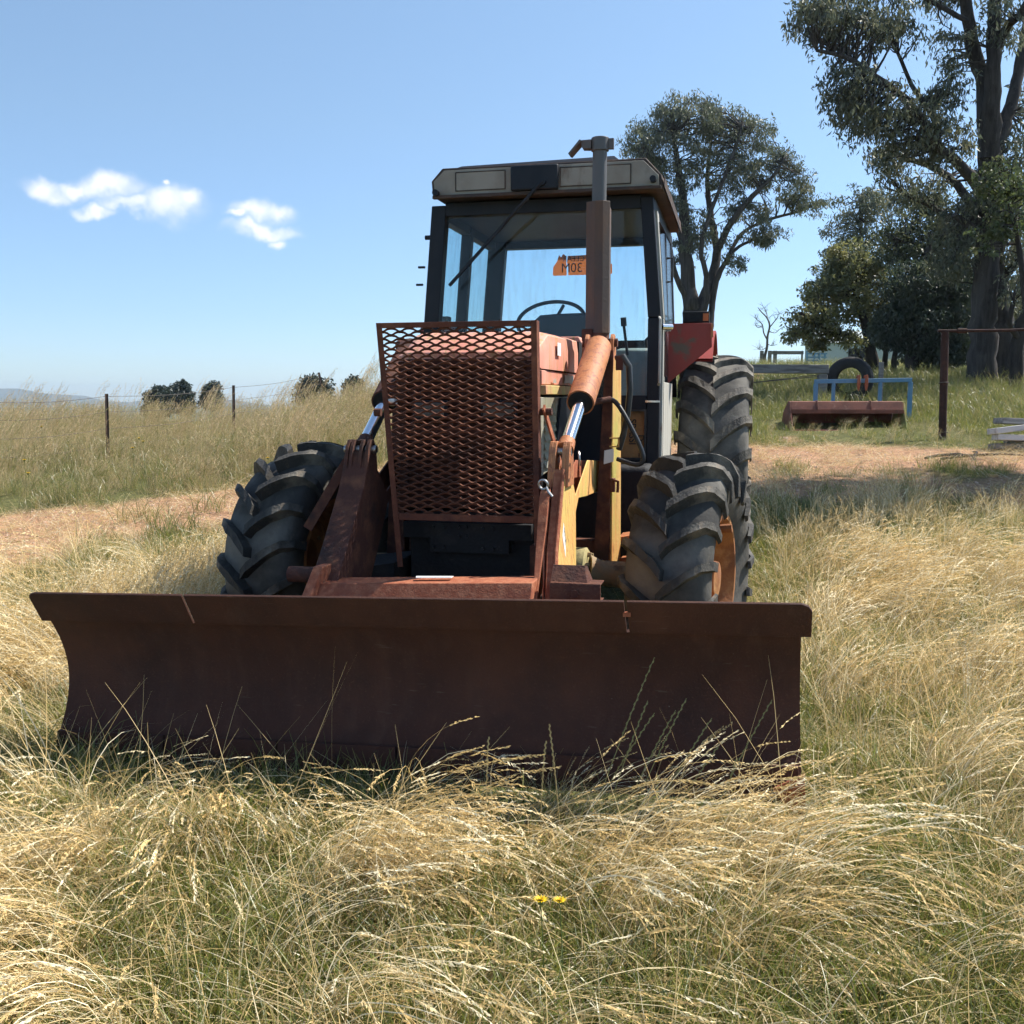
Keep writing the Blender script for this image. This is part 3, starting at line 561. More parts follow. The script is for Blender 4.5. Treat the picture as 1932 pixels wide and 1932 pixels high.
for k in range(nrow):
    zc = gb+.012+k*SW/2
    if zc > gt-.008: break
    xs0, xs1 = gxl(zc)+.008, gxr(zc)-.008
    x = -.40; ph = (k % 2)*LW/2; pts = []
    amp = SW/4-.0002
    i = 0
    key = [(0, 1), (.10, .95), (.20, .70), (.30, .2), (.36, -.3), (.42, -.75), (.5, -1), (.58, -.75), (.64, -.3), (.70, .2), (.80, .70), (.90, .95)]      # bond, strand, bond
    xx = -.5-ph*1.0
    while xx < .5:
        for (q, sgn) in key: pts.append((xx+q*LW, zc+amp*sgn*.92))
        xx += LW
    pts = [p for p in pts if xs0-.001 <= p[0] <= xs1+.001]
    if len(pts) < 2: continue
    hw = .0053; vs_ = []
    for (px_, pz_) in pts: vs_ += [(px_, yg+.002, pz_-hw), (px_, yg-.003, pz_+hw*.2), (px_, yg+.003, pz_+hw), (px_, yg+.0075, pz_-hw*.2)]
    fc = []
    for i in range(len(pts)-1):
        b0 = i*4; c0 = b0+4
        for q in range(4): fc.append((b0+q, b0+(q+1) % 4, c0+(q+1) % 4, c0+q))
    mp_.add(vs_, fc)
tp('expanded_mesh', mp_, 'mesh_rust', gd, 0, 0)
tp('guard_stay', MB().bar((.392,4.37,1.42), (.44,4.62,1.10), .035, .008, (1,0,0)), 'red_rust', gd)
tp('guard_bolt', MB().tube([(.365,4.39,1.40),(.425,4.39,1.40)], .016, 8), 'rust_and_shade', gd); tp('guard_bolt', MB().tube([(-.36,4.39,1.395),(-.39,4.39,1.395)], .018, 8), 'rust_and_shade', gd)

# ---- bonnet
bn = MB()
def bsec(y, xl, xr, zt, zs, cham, zb):      # cross-section points of the hood
    return [(xl, y, zb), (xl-.005, y, zs), (xl+cham*.6, y, zt-.012), (xl+cham*1.4, y, zt), (xr-cham*1.2, y, zt), (xr-.008, y, zt-.018), (xr, y, zs), (xr, y, zb)]
secs = [bsec(4.60, -.345, .305, 1.668, 1.655, .02, 1.62), bsec(4.67, -.35, .32, 1.712, 1.66, .05, 1.595), bsec(4.79, -.35, .335, 1.772, 1.70, .05, 1.594), bsec(5.42, -.36, .345, 1.782, 1.70, .05, 1.596), bsec(5.56, -.36, .345, 1.785, 1.70, .05, 1.597)]
vs_ = [p for s_ in secs for p in s_]; n = 8; fc = []
for i in range(len(secs)-1):
    for k in range(n-1): fc.append((i*n+k, i*n+k+1, (i+1)*n+k+1, (i+1)*n+k))
fc += [tuple(range(n)), tuple(range(len(vs_)-1, len(vs_)-n-1, -1))]
bn.add(vs_, fc); bonnet = tp('bonnet', bn, 'faded_red', None, .004)
tp('side_panel', MB().hexa([(-.345,4.66,1.525),(.325,4.66,1.522),(.338,5.56,1.528),(-.35,5.56,1.525),(-.345,4.66,1.588),(.325,4.66,1.588),(.338,5.56,1.590),(-.35,5.56,1.588)]), 'faded_red', bonnet, .003)
tp('lower_ledge', MB().hexa([(-.36,4.66,1.475),(.345,4.66,1.475),(.35,5.50,1.478),(-.36,5.50,1.475),(-.36,4.66,1.519),(.345,4.66,1.519),(.35,5.50,1.523),(-.36,5.50,1.519)]), 'lichen_red', bonnet, .004)
tp('sticker', MB().hexa([(.3475,4.93,1.665),(.349,4.93,1.665),(.349,5.02,1.665),(.3475,5.02,1.665),(.3465,4.93,1.728),(.348,4.93,1.728),(.348,5.02,1.728),(.3465,5.02,1.728)]), 'white_sticker', bonnet)
tp('torn_decal', MB().add([(.3405,5.16,1.535),(.3405,5.19,1.58),(.3405,5.24,1.575),(.3405,5.28,1.585),(.3405,5.36,1.572),(.3405,5.44,1.582),(.3405,5.45,1.533),(.3405,5.30,1.538)], [tuple(range(8))]), 'dusty_white', bonnet)
tp('torn_decal', MB().add([(.3395,4.86,1.532),(.3395,4.88,1.558),(.3395,4.91,1.545),(.3395,4.935,1.562),(.3395,4.95,1.532)], [tuple(range(5))]), 'dusty_white', bonnet)
tp('bonnet_strap', MB().hexa([(-.36,5.562,1.47),(.352,5.562,1.47),(.352,5.66,1.47),(-.36,5.66,1.47),(-.36,5.562,1.765),(.349,5.562,1.765),(.349,5.66,1.765),(-.36,5.66,1.765)]), 'black_iron')
tp('cowl', MB().prism([(-.37,1.47),(.36,1.47),(.375,1.72),(.33,1.80),(-.34,1.80),(-.38,1.72)], 'y', 5.665, 6.02), 'faded_red', None, .006)
# front grille shell behind the guard
gs = tp('grille_shell', MB().box(-.345, .30, 4.62, 5.5, .94, 1.59), 'black_iron')
tp('grille_frame', MB().box(-.345,-.31,4.585,4.618,.95,1.63).box(.268,.30,4.585,4.618,.95,1.63).box(-.309,.267,4.585,4.618,1.60,1.64).box(-.309,.267,4.585,4.618,1.285,1.325).box(-.309,.267,4.585,4.618,.95,.99), 'grille_maroon', gs, .003)
sl = MB()
for i in range(12): sl.box(-.305, .262, 4.60, 4.612, 1.012+i*.022, 1.018+i*.022)
for i in range(11): sl.box(-.305, .262, 4.60, 4.612, 1.345+i*.022, 1.351+i*.022)
sl.box(-.306, .263, 4.613, 4.617, .99, 1.60)
tp('grille_slats', sl, 'grille_maroon', gs)
for x in (-.19, .14):
    h = tp('headlight', MB().box(x-.085, x+.085, 4.575, 4.60, 1.36, 1.45), 'black_paint', gs, .006)
    tp('lens', MB().box(x-.072, x+.072, 4.568, 4.576, 1.372, 1.438), 'lamp_glass', gs, .006)
lp = tp('louvre_panel', MB().hexa([(.31,4.585,1.10),(.335,4.60,1.10),(.337,5.32,1.16),(.31,5.32,1.16),(.31,4.585,1.463),(.335,4.60,1.463),(.337,5.32,1.468),(.31,5.32,1.468)]), 'grey_panel', None, .003)
for i in range(7):
    z = 1.415-i*.042
    tp('louvre', MB().hexa([(.336,4.66,z-.024),(.347,4.66,z-.028),(.347,4.93,z-.028),(.336,4.93,z-.024),(.336,4.66,z),(.338,4.66,z),(.338,4.93,z),(.336,4.93,z)]), 'grey_panel', lp, .002)
tp('engine_cover', MB().hexa([(.342,4.80,1.02),(.352,4.80,1.02),(.352,5.22,1.02),(.342,5.22,1.02),(.342,5.02,1.462),(.352,5.02,1.462),(.352,5.50,1.462),(.342,5.50,1.462)]), 'black_paint')
# ballast plate and front bolster
bp_ = tp('ballast_plate', MB().prism([(-.31,.885),(.305,.885),(.305,.81),(.20,.81),(.20,.745),(-.18,.745),(-.18,.81),(-.31,.81)], 'y', 4.53, 4.57), 'black_iron', None, .003)
for (x, z) in ((-.16,.865),(-.11,.865),(-.037,.868),(-.002,.868),(.075,.862),(.125,.862),(-.037,.823),(-.002,.823),(-.16,.772),(-.11,.772),(.075,.768),(.125,.768)):
    tp('bolt', MB().lathe([(4.515,0),(4.515,.007),(4.531,.008)], 8, (x,0,z), 'y'), 'black_paint', bp_)
tp('front_bolster', MB().box(-.30, .305, 4.60, 5.3, .45, .93), 'black_iron', None, .01)
tp('side_rail', MB().box(.315, .345, 4.45, 5.4, .55, .80), 'rust_and_shade')
tp('undertray', MB().hexa([(-.62,4.35,.60),(-.33,4.45,.60),(-.33,4.9,.60),(-.62,4.9,.60),(-.62,4.35,.66),(-.33,4.45,.70),(-.33,4.9,.70),(-.62,4.9,.66)]), 'black_iron')
# axle
tp('front_axle', MB().tube([(-.82,5.02,.585),(-.55,5.02,.60),(-.2,5.02,.60),(.2,5.02,.60),(.55,5.02,.60),(.82,5.02,.585)], [.07,.055,.10,.10,.055,.07], 16), 'cast_axle')
hubd = tp('hub_drum', MB().lathe([(.385,.0),(.385,.115),(.40,.125),(.50,.125),(.51,.11),(.51,0)], 28, (0,4.90,.61), 'x'), 'hub_yellow')
for i in range(8):
    t = i*math.pi/4+.2; tp('bolt', MB().tube([(.508,4.90+.095*math.cos(t),.61+.095*math.sin(t)),(.528,4.90+.095*math.cos(t),.61+.095*math.sin(t))], .013, 6), 'cast_axle', hubd)
tp('stub_axle', MB().tube([(.51,4.93,.61),(.58,4.95,.60),(.80,5.0,.585)], [.085,.06,.075], 16), 'cast_axle')
tp('gearbox', MB().box(-.28, .28, 5.3, 7.9, .45, 1.0), 'black_iron', None, .02)
tp('rear_axle_housing', MB().tube([(-.8,7.8,.89),(.8,7.8,.89)], .13, 16), 'black_iron')
stp = tp('step_bracket', MB().prism([(.60,.73),(.72,.75),(.735,.74),(.72,.60),(.60,.58),(.60,.60),(.705,.615),(.715,.72),(.60,.705)], 'y', 5.35, 5.55), 'orange_paint', None, .002)
tp('fuel_tank', MB().box(-.66, .72, 5.75, 6.7, .40, 1.08), 'black_iron', None, .03)
tp('step', MB().box(.725, .84, 6.0, 6.3, .42, .45), 'black_iron')

# ---- exhaust
ex_x, ex_y = .468, 5.45
exh = tp('exhaust_stack', MB().tube([(ex_x,ex_y,1.75),(ex_x,ex_y,2.40),(ex_x+.003,ex_y,2.785)], .0375, 24), 'exhaust_steel')
m = MB(); hs = [(-.062,.01),(-.062,-.030),(-.012,-.064),(.030,-.064),(.062,-.030),(.062,.02)]
lo = [(ex_x+a, ex_y+b_, 1.80) for a, b_ in hs]; hi = [(ex_x+a*1.0, ex_y+b_, 2.475) for a, b_ in hs]
hi[0] = (hi[0][0]+.012, hi[0][1], 2.475); hi[5] = (hi[5][0]-.014, hi[5][1], 2.475)
hi2 = [(p[0], p[1], 2.44) for p in [(ex_x+a, ex_y+b_, 0) for a, b_ in hs]]
n = 6; sc_in = [(ex_x+(p[0]-ex_x)*.93, ex_y+(p[1]-ex_y)*.93, p[2]) for p in lo]; sc_in2 = [(ex_x+(p[0]-ex_x)*.93, ex_y+(p[1]-ex_y)*.93, p[2]) for p in hi2]
vs_ = lo+hi2+hi+sc_in+sc_in2; fc = []
for i in range(n-1): fc += [(i,i+1,n+i+1,n+i), (n+i,n+i+1,2*n+i+1,2*n+i), (3*n+i,4*n+i,4*n+i+1,3*n+i+1)]
fc.append(tuple(range(2*n,3*n)))
m.add(vs_, fc); tp('heat_shield', m, 'shield_rust', exh, .002, 25)
tp('exhaust_base', MB().tube([(ex_x-.005,ex_y,1.70),(ex_x-.005,ex_y,1.80),(ex_x,ex_y,1.83)], [.072,.066,.05], 16).box(ex_x-.075, ex_x-.02, ex_y-.07, ex_y-.04, 1.76, 1.82), 'rust_and_shade', exh)
tp('rain_cap_clamp', MB().lathe([(2.735,.038),(2.735,.046),(2.80,.046),(2.803,.040),(2.806,.0)], 24, (ex_x+.003,ex_y,0), 'z').box(ex_x+.045, ex_x+.075, ex_y-.012, ex_y+.012, 2.742, 2.795), 'exhaust_steel', exh, .001)
tp('rain_flap', MB().hexa([(ex_x-.04,ex_y-.03,2.745),(ex_x-.04,ex_y+.03,2.745),(ex_x-.085,ex_y+.03,2.748),(ex_x-.085,ex_y-.03,2.748),(ex_x-.04,ex_y-.03,2.79),(ex_x-.04,ex_y+.03,2.79),(ex_x-.10,ex_y+.03,2.788),(ex_x-.10,ex_y-.03,2.788)]).hexa([(ex_x-.158,ex_y-.045,2.722),(ex_x-.098,ex_y-.045,2.790),(ex_x-.098,ex_y+.045,2.790),(ex_x-.158,ex_y+.045,2.722),(ex_x-.150,ex_y-.045,2.718),(ex_x-.088,ex_y-.045,2.783),(ex_x-.088,ex_y+.045,2.783),(ex_x-.150,ex_y+.045,2.718)]), 'exhaust_steel', exh)

# ---- cab
yf, yr = 6.10, 7.50
ROLL = .02
def cx(side, z):          # cab half width at height z (front/rear pillars lean inwards)
    t = max(0, (z-1.93)/.70)
    return side*(.742-.075*t) + ROLL*max(0, t)
cabf = MB()
def pillar(y, side, w, d, z0, z1, y2=None):
    y2 = y if y2 is None else y2
    a0, a1 = cx(side, z0), cx(side, z1)
    i0, i1 = a0-side*w, a1-side*w
    return [(a0,y,z0),(i0,y,z0),(i0,y+d,z0),(a0,y+d,z0),(a1,y2,z1),(i1,y2,z1),(i1,y2+d,z1),(a1,y2+d,z1)]
def cab_pillar(*a): return tp('cab_pillar', MB().hexa(pillar(*a)), 'black_paint', None, .006)
cab_pillar(yf, -1, .092, .09, 1.47, 2.62); cab_pillar(yf, 1, .075, .09, 1.93, 2.62); tp('cab_pillar', MB().box(.667, .742, yf, yf+.09, 1.06, 1.929), 'black_paint', None, .006)
cab_pillar(6.78, -1, .07, .07, 1.47, 2.62); cab_pillar(yr, -1, .13, .08, 1.47, 2.62); cab_pillar(yr, 1, .17, .08, 1.47, 2.62)
cab_pillar(7.0, 1, .05, .06, 1.10, 2.62)
tp('front_header', MB().box(cx(-1,2.6)+.088, cx(1,2.6)-.072, yf+.005, yf+.085, 2.555, 2.635), 'black_paint', None, .005)
tp('rear_header', MB().box(cx(-1,2.6)+.125, cx(1,2.6)-.165, yr+.003, yr+.077, 2.555, 2.64), 'black_paint')
tp('rear_sill', MB().box(-.62, .58, yr+.003, yr+.077, 1.47, 1.88), 'black_paint')
tp('side_header', MB().box(cx(-1,2.6), cx(-1,2.6)+.06, yf+.095, yr-.005, 2.55, 2.625), 'black_paint'); tp('side_header', MB().box(cx(1,2.6)-.06, cx(1,2.6), yf+.095, yr-.005, 2.55, 2.625), 'black_paint')
tp('side_sill', MB().box(-.742, -.69, yf+.095, yr-.005, 1.47, 1.56), 'black_paint')
# front lower panels with the small window opening (right of the bonnet)
fp = MB()
fp.box(.40,.664,yf+.004,yf+.05,1.395,1.478); fp.box(.40,.502,yf+.004,yf+.05,1.10,1.394); fp.box(.688,.664,yf+.004,yf+.05,1.10,1.394)
fp.box(.40,.664,yf+.004,yf+.05,.86,1.099); fp.box(.665,.735,yf+.006,yf+.06,.86,1.059)
tp('lower_panel', fp, 'black_paint', None, .004)
tp('firewall', MB().box(-.735,.398,yf+.01,yf+.05,.86,1.478), 'black_paint')
tp('window_seal', MB().box(.50,.512,yf-.006,yf+.003,1.098,1.396).box(.655,.668,yf-.006,yf+.003,1.098,1.396).box(.5125,.6545,yf-.006,yf+.003,1.384,1.396).box(.5125,.6545,yf-.006,yf+.003,1.098,1.11), 'hose')
sack = tp('feed_sack', MB().hexa([(.503,yf+.02,1.10),(.663,yf+.02,1.095),(.663,yf+.18,1.10),(.503,yf+.18,1.10),(.503,yf+.035,1.40),(.663,yf+.03,1.40),(.663,yf+.18,1.39),(.503,yf+.18,1.39)]), 'sack', None, .015)
text_mesh('sack_print', 'SPASSI', .058, 'print_black', lambda x, y: Vector((.583+y, yf+.0165-Y0, 1.262-x*.95)), sack, .0008)
text_mesh('sack_print', 'De', .05, 'print_black', lambda x, y: Vector((.633+y, yf+.0165-Y0, 1.215-x)), sack, .0008)
text_mesh('sack_print', 'RE', .034, 'print_black', lambda x, y: Vector((.633+y, yf+.0165-Y0, 1.132-x)), sack, .0008)
# glass
def pane(name, pts, m='glass', th=.004):
    a = [Vector(p) for p in pts]; nr = (a[1]-a[0]).cross(a[-1]-a[0]).normalized()*th; n = len(a)
    return tp(name, MB().add(a+[p+nr for p in a], [tuple(range(n)), tuple(range(2*n-1, n-1, -1))]+[(i, n+i, n+(i+1) % n, (i+1) % n) for i in range(n)]), m)
pane('windscreen', [(-.655,yf+.04,1.48),(.66,yf+.04,1.48),(cx(1,2.555)-.07,yf+.04,2.555),(cx(-1,2.555)+.085,yf+.04,2.555)])
pane('rear_window', [(-.60,yr+.04,1.88),(.56,yr+.04,1.88),(cx(1,2.55)-.16,yr+.04,2.555),(cx(-1,2.55)+.12,yr+.04,2.555)], 'glass_rear')
for (ya, yb) in ((yf+.095, 6.775), (6.855, yr-.005)):
    pane('side_window', [(-.725,ya,1.56),(-.725,yb,1.56),(cx(-1,2.55)+.02,yb,2.55),(cx(-1,2.55)+.02,ya,2.55)], 'glass_dirty')
pane('door_glass', [(.728,yf+.20,1.60),(.728,6.98,1.60),(cx(1,2.54)-.012,6.98,2.54),(cx(1,2.54)-.012,yf+.20,2.54)], 'glass')
pane('quarter_window', [(.728,7.07,1.60),(.728,yr-.01,1.60),(cx(1,2.54)-.012,yr-.01,2.54),(cx(1,2.54)-.012,7.07,2.54)], 'glass')
# door: grey frame flush with the side
dr = MB()
for (ya, yb) in ((yf+.10, yf+.155), (yf+.162, yf+.195)):
    dr.box(.735,.752,ya,yb,1.02,1.93)
    dr.hexa([(.735,ya,1.93),(.752,ya,1.93),(.752,yb,1.93),(.735,yb,1.93),(cx(1,2.56)-.004,ya,2.56),(cx(1,2.56)+.012,ya,2.56),(cx(1,2.56)+.012,yb,2.56),(cx(1,2.56)-.004,yb,2.56)])
dr.box(.737,.750,yf+.196,6.99,1.02,1.56); 
door = tp('door', dr, 'door_grey', None, .004)
tp('door_seal', MB().box(.748,.754,yf+.1555,yf+.1615,1.02,1.93).hexa([(.748,yf+.1555,1.93),(.754,yf+.1555,1.93),(.754,yf+.1615,1.93),(.748,yf+.1615,1.93),(cx(1,2.5)+.009,yf+.1555,2.5),(cx(1,2.5)+.015,yf+.1555,2.5),(cx(1,2.5)+.015,yf+.1615,2.5),(cx(1,2.5)+.009,yf+.1615,2.5)]), 'hose', door)
tp('door_handle', MB().tube([(.75,yf+.25,2.30),(.785,yf+.25,2.30),(.785,yf+.25,2.16),(.75,yf+.25,2.16)], .008, 8), 'hose', door)
tp('door_latch', MB().tube([(.745,yf+.06,1.88),(.80,yf+.10,1.88)], .018, 10), 'chrome', door); tp('latch_block', MB().box(.753,.79,yf+.16,yf+.22,1.86,1.90), 'chrome', door)
tp('grab_rail', MB().tube([(.735,yf-.012,1.93),(.742,yf-.03,1.92),(.742,yf-.03,1.55),(.735,yf-.012,1.54)], .008, 8), 'door_grey')
tp('hinge', MB().box(.66,.745,yf-.012,yf-.002,1.437,1.448), 'chrome')
for z in (2.26, 2.155):
    tp('mirror_bracket', MB().box(cx(-1,z)-.045, cx(-1,z)-.004, yf+.01, yf+.03, z-.006, z+.006), 'black_paint')
tp('mirror_stub', MB().tube([(cx(-1,2.44)-.03,yf+.04,2.44),(cx(-1,2.44)+.01,yf+.04,2.44)], .014, 10), 'black_paint')
# roof
rf = MB()
def rsec(y, dz, g=0.0): return [(-.605-g,y,2.648+dz),(-.613-g,y,2.74+dz),(-.545-g,y,2.812+dz),(.655+g,y,2.812+dz),(.745+g,y,2.715+dz),(.752+g,y,2.640+dz)]
S = [rsec(5.985, 0), rsec(6.7, .01, .004), rsec(7.38, -.03, .0)]
vs_ = [p for s_ in S for p in s_]; n = 6; fc = []
for i in range(2):
    for k in range(n): fc.append((i*n+k, i*n+(k+1) % n, (i+1)*n+(k+1) % n, (i+1)*n+k))
fc += [tuple(range(n)), tuple(range(len(vs_)-1, len(vs_)-n-1, -1))]
rf.add(vs_, fc); roof = tp('cab_roof', rf, 'roof_brown', None, .006)
tp('visor_panel', MB().prism([(-.588,2.655),(-.595,2.736),(-.530,2.796),(.642,2.796),(.728,2.712),(.732,2.655)], 'y', 5.972, 5.984), 'visor_cream', roof, .002)
tp('visor_lip', MB().box(-.60,.745,5.958,5.99,2.634,2.653), 'roof_brown', roof, .003)
for (x0, x1, z0, z1) in ((-.46,-.157,2.672,2.782), (.164,.574,2.670,2.780)):
    bz = MB(); 
    for (a, b_, c_, d_) in ((x0,x1,z1-.004,z1),(x0,x1,z0,z0+.004),(x0,x0+.004,z0+.0045,z1-.0045),(x1-.004,x1,z0+.0045,z1-.0045)): bz.box(a,b_,5.966,5.9715,c_,d_)
    tp('blank_trim', bz, 'roof_brown', roof)
    tp('blank_panel', MB().box(x0+.005,x1-.005,5.968,5.9715,z0+.005,z1-.005), 'visor_cream', roof, .002)
tp('roof_cap', MB().hexa([(-.46,6.0,2.814),(.50,6.0,2.814),(.50,7.2,2.815),(-.46,7.2,2.815),(-.44,6.03,2.828),(.47,6.03,2.842),(.47,7.18,2.84),(-.44,7.18,2.832)]), 'black_paint', roof, .004)
tp('eave_plate', MB().hexa([(.757,5.99,2.655),(.757,5.99,2.71),(.758,7.37,2.68),(.765,7.37,2.605),(.761,5.99,2.652),(.761,5.99,2.707),(.762,7.37,2.677),(.770,7.37,2.602)]), 'roof_brown', roof)
tp('wiper_motor', MB().box(-.120,.158,5.935,5.971,2.655,2.795), 'black_paint', roof, .008)
wp = tp('wiper', MB().tube([(.07,5.925,2.695),(.05,5.92,2.675),(-.16,5.95,2.475)], [.014,.011,.008], 10).bar((-.10,5.955,2.535),(-.515,6.02,2.135),.016,.016), 'black_paint', roof)
tp('wiper_pivot', MB().tube([(.07,5.938,2.695),(.07,5.915,2.695)], .02, 12), 'black_paint', roof)
for x, z in ((-.575, 2.665), (.70, 2.685)):
    tp('roof_lamp_stub', MB().tube([(x,5.975,z),(x,5.93,z)], .018, 12), 'black_paint', roof)
tp('ceiling_liner', MB().box(-.58,.60,6.2,7.48,2.60,2.632), 'black_paint')
# sticker on the rear window, readable from behind
st = MB()
def spoly(pts): st.add([(x, yr+.031, z) for x, z in pts], [tuple(range(len(pts)))])
spoly([(-.172,2.372),(-.166,2.357),(-.068,2.357),(-.070,2.44),(-.078,2.50),(-.095,2.512),(-.11,2.488),(-.125,2.505),(-.14,2.46),(-.168,2.42)])
spoly([(-.056,2.358),(.255,2.356),(.266,2.366),(.264,2.43),(.20,2.445),(.15,2.505),(.04,2.498),(-.062,2.497),(-.066,2.45),(-.058,2.42)])
stick = tp('window_sticker', st, 'orange_sticker')
text_mesh('lettering', '30M', .095, 'print_black', lambda x, y: Vector((-.03-x*.95, yr+.029-Y0, 2.408+y)), stick, .0)
text_mesh('lettering', 'KEEP CLEAR', .058, 'print_black', lambda x, y: Vector((.05-x*.95, yr+.029-Y0, 2.474+y)), stick, .0)
# interior
tp('steering_wheel', MB().torus((.01,6.52,1.955), .215, .0125, (0,-.62,.78), 44, 10).tube([(.01,6.56,1.93),(.07,6.64,2.06)], .011, 8).tube([(.01,6.56,1.93),(-.19,6.53,1.93)], .011, 8).tube([(.01,6.56,1.93),(.14,6.40,1.86)], .011, 8), 'seat_vinyl')
tp('steering_column', MB().tube([(.01,6.56,1.93),(.03,6.30,1.50)], [.03,.045], 12), 'seat_vinyl')
tp('dash_binnacle', MB().prism([(-.075,1.60),(-.07,1.84),(-.04,1.93),(.0,1.965),(.10,1.972),(.28,1.975),(.33,1.93),(.34,1.60)], 'y', 6.20, 6.36), 'seat_vinyl', None, .02)
seat = tp('driver_seat', MB().box(-.22,.25,6.75,7.2,1.35,1.48), 'seat_vinyl', None, .04)
tp('backrest', MB().box(-.2,.22,7.15,7.25,1.45,1.84), 'seat_vinyl', seat, .04)
tp('inner_fender', MB().box(.46,.70,6.75,7.48,1.0,1.62), 'interior_grey', None, .02)
tp('side_console', MB().hexa([(.42,6.25,1.45),(.66,6.25,1.45),(.66,6.6,1.45),(.42,6.6,1.45),(.44,6.40,1.76),(.66,6.40,1.76),(.66,6.6,1.78),(.44,6.6,1.78)]), 'interior_grey', None, .01)
tp('lever', MB().tube([(.52,6.4,1.7),(.50,6.33,1.90)], .009, 8).tube([(.50,6.33,1.90),(.497,6.32,1.95)], .018, 10), 'seat_vinyl')
tp('fender_rail', MB().tube([(.56,7.1,1.62),(.56,7.1,1.86),(.58,7.1,1.88),(.69,7.1,1.88),(.69,7.1,1.62)], .010, 8), 'hose')
tp('cab_floor', MB().box(-.70,.70,yf+.06,yr,.95,.99), 'black_iron')
tp('rear_wall', MB().box(-.70,.70,yr+.005,yr+.05,.99,1.469), 'black_iron')

# ---- rear fenders
for s in (-1, 1):
    f = MB().prism([(.722*s,1.955),(1.005*s,1.955),(1.008*s,1.80),(.722*s,1.56)], 'y', 6.95, 6.962)
    fd = tp('rear_fender', f, 'deep_red', None, .003)
    arc = MB(); vs_ = []; fc = []
    for i in range(9):
        t = math.radians(128-i*11); y_ = 7.8-.98*math.cos(math.radians(180)-t)*1.0; y_ = 7.8+.98*math.cos(t); z_ = .89+1.07*math.sin(t)
        z_ = min(z_, 1.955)
        vs_ += [(.722*s,y_,z_),(1.005*s,y_,z_),(1.005*s,y_,z_-.02),(.722*s,y_,z_-.02)]
    for i in range(8):
        for k in range(4): fc.append((i*4+k, i*4+(k+1) % 4, (i+1)*4+(k+1) % 4, (i+1)*4+k))
    arc.add(vs_, fc); tp('fender_top', arc, 'deep_red', fd)
    lb = tp('marker_lamp', MB().box(.812*s, .985*s, 6.99, 7.07, 1.962, 2.035) if s > 0 else MB().box(-.985,-.812,6.99,7.07,1.962,2.035), 'black_iron', fd, .006)
    tp('lamp_lens', MB().box(.945*s if s > 0 else -.98, .98 if s > 0 else -.945, 6.983, 6.989, 1.972, 2.02), 'lamp_amber', fd)
tp('fender_tab', MB().hexa([(1.0,6.93,1.86),(1.016,6.93,1.86),(1.016,6.945,1.86),(1.0,6.945,1.86),(1.0,6.93,1.95),(1.012,6.93,1.95),(1.012,6.945,1.95),(1.0,6.945,1.95)]), 'orange_paint')
# hoses
tp('hydraulic_hose', MB().tube([Vector(p) for p in [(.60,5.2,1.66),(.635,5.18,1.668),(.665,5.19,1.62),(.67,5.2,1.5),(.66,5.2,1.38),(.64,5.2,1.28),(.615,5.22,1.20)]], .016, 10), 'hose')
hs2 = [(.575,5.17,1.455),(.60,5.16,1.45),(.645,5.14,1.39),(.70,5.12,1.29),(.745,5.12,1.20),(.755,5.12,1.15),(.735,5.12,1.125),(.69,5.13,1.13),(.615,5.16,1.155)]
hp2 = []
for i in range(len(hs2)-1):
    for t in (0, .5): hp2.append(Vector(hs2[i]).lerp(Vector(hs2[i+1]), t))
hp2.append(Vector(hs2[-1]))
for _ in range(2): hp2 = [hp2[0]]+[(hp2[i-1]+hp2[i]*2+hp2[i+1])/4 for i in range(1, len(hp2)-1)]+[hp2[-1]]
tp('hydraulic_hose', MB().tube(hp2, .012, 10), 'hose')
tp('hose_fitting', MB().tube([(.50,5.10,1.44),(.575,5.17,1.455)], .016, 10).box(.60,.635,5.17,5.20,1.60,1.67), 'rust_and_shade')
tp('side_lamp', MB().tube([(-.375,4.55,1.445),(-.345,4.55,1.445)], .022, 12), 'white_sticker')

